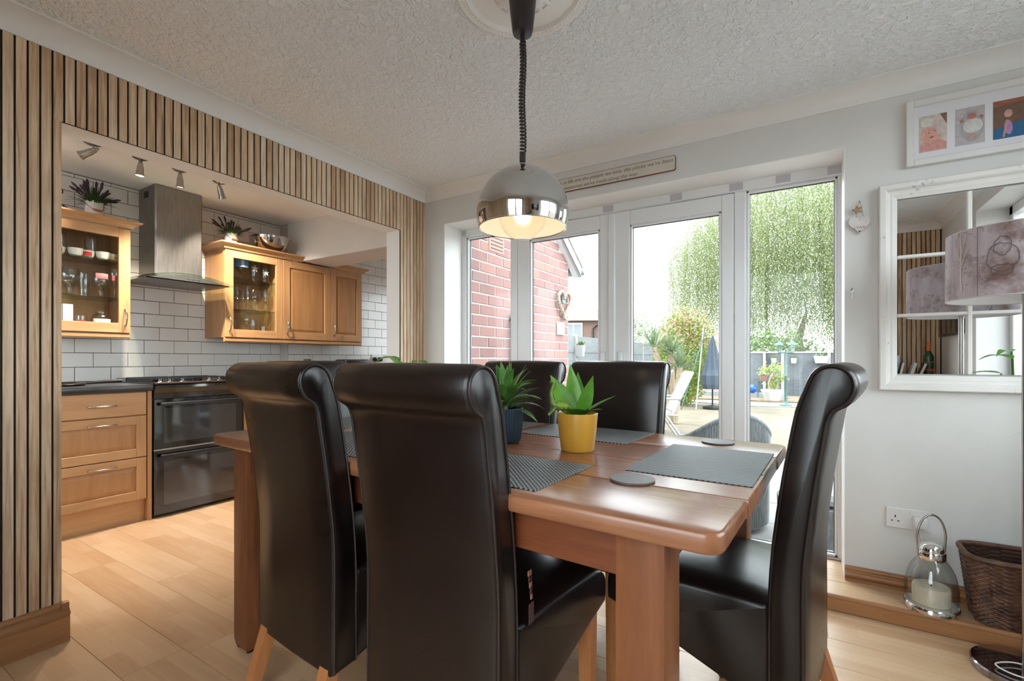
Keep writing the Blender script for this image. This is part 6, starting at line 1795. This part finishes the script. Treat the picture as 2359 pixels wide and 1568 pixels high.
# blue ball, plant stand, raised bed, closed parasol, washing line props
bb = MB().ball((0, 0, 0.14), 0.14, 20, 14).build('blue_ball', pbr('glazed_blue', (0.02, 0.10, 0.42), 0.15), None, 60); bb.location = (-1.42, 17.4, G + 0.16)
tag(bb, 'glossy blue garden ball on the low wall', 'ornament')
MB().lathe([(0.05, 0.0), (0.07, 0.015), (0.0, 0.02)], 14).build('foot', pbr('glazed_blue_foot', (0.02, 0.10, 0.42), 0.15), bb)
lw = empty('low_wall', (-2.0, 17.5, G), 0, 'low grey retaining wall in front of the back fence', 'wall')
for q in range(8): MB().box((-1.8 + 0.42 * q, -0.15, 0), (-1.385 + 0.42 * q, 0.15, 0.16), 0.004).build('block', pbr('grey_block', (0.26, 0.28, 0.30), 0.9), lw)
MB().box((-1.75, 0.0, 0.16), (-0.05, 0.6, 0.19), 0).build('red_top', pbr('red_paving', (0.42, 0.20, 0.15), 0.9), lw)
ps = empty('plant_stand', (-1.10, 17.35, G), 0, 'small metal stand carrying a brown flower pot', 'plant stand')
for sx in (-1, 1):
    for sy in (-1, 1): MB().tube([(sx * 0.14, sy * 0.14, 0), (sx * 0.13, sy * 0.13, 0.55)], 0.012, 6).build('leg', M['verdigris'], ps)
MB().box((-0.16, -0.16, 0.55), (0.16, 0.16, 0.565)).build('shelf', M['verdigris'], ps)
fp = empty('flower_pot', (-1.10, 17.35, G + 0.565), 0, 'brown flower pot with pale flowers on the metal stand', 'plant')
MB().lathe([(0.0, 0.0), (0.09, 0.0), (0.12, 0.16), (0.13, 0.18), (0.0, 0.17)], 18).build('pot', pbr('brown_pot', (0.24, 0.11, 0.08), 0.7), fp, 40)
pl_ = MB()
for k in range(40):
    a = k * 2.4; pl_.leaf((0, 0, 0.16), (math.cos(a) * 0.8, math.sin(a) * 0.8, 0.9), 0.2, 0.05, 0.9, n=3)
q_ = pl_.build('foliage', leafy('pale_flowers', (0.30, 0.30, 0.20), (0.52, 0.48, 0.44)), fp); q_['kind'] = 'stuff'
pa = empty('closed_parasol', (-1.98, 13.05, G), 0, 'closed dark garden parasol standing by the back fence', 'parasol')
MB().lathe([(0.0, 0.0), (0.24, 0.0), (0.24, 0.05), (0.05, 0.09), (0.02, 0.1), (0.02, 0.6), (0.0, 0.6)], 20).build('base', M['black'], pa, 40)
v = []
rings = []
for z, r in ((0.50, 0.20), (0.62, 0.24), (0.85, 0.26), (1.0, 0.20), (1.25, 0.15), (1.6, 0.08), (1.85, 0.02)):
    rings.append([((r + 0.03 * (1 if k % 2 else -1) * min(1, r * 8)) * math.cos(2 * PI * k / 16), (r + 0.03 * (1 if k % 2 else -1) * min(1, r * 8)) * math.sin(2 * PI * k / 16), z) for k in range(16)])
MB().loft(rings).build('canopy', pbr('dark_canvas', (0.05, 0.065, 0.085), 0.8), pa)
MB().box((-0.27, -0.27, 0.90), (0.27, 0.27, 0.93)).build('strap_band', M['black'], pa) if False else None
for k, (a, b, lab) in enumerate((((-2.62, 12.4, G), (-2.12, 12.8, 1.75), 'slanting green washing line prop beside the shrub'), ((-2.30, 12.6, G), (-2.16, 12.8, 1.85), 'upright pale washing line prop beside the shrub'))):
    e = empty('line_prop', a, 0, lab, 'pole')
    d = Vector(b) - Vector(a)
    MB().tube([(0, 0, 0), tuple(d)], 0.016, 8).build('pole', M['verdigris'] if k == 0 else M['pwhite'], e, 50)
    MB().tube([tuple(d), tuple(d + Vector((0.03, 0, 0.08)))], 0.01, 6).build('hook', M['pwhite'], e)
for k, (x, y, c, lab) in enumerate(((-2.95, 15.6, (0.34, 0.15, 0.10), 'terracotta pot by the raised bed'), (-2.05, 17.1, (0.30, 0.36, 0.05), 'lime green planter by the closed parasol'))):
    e = empty('garden_pot', (x, y, G + (0.16 if k else 0.0)), 0, lab, 'plant pot')
    MB().lathe([(0.0, 0.0), (0.14, 0.0), (0.18, 0.28), (0.20, 0.30), (0.16, 0.30), (0.0, 0.26)], 18).build('pot', pbr('pot_' + str(k), c, 0.8), e, 40)
    pl_ = MB()
    for q in range(30):
        a = q * 2.4; pl_.leaf((0, 0, 0.26), (math.cos(a) * 0.6, math.sin(a) * 0.6, 1), 0.28, 0.06, 0.8, n=3)
    f2 = pl_.build('foliage', M['hedge'], e); f2['kind'] = 'stuff'
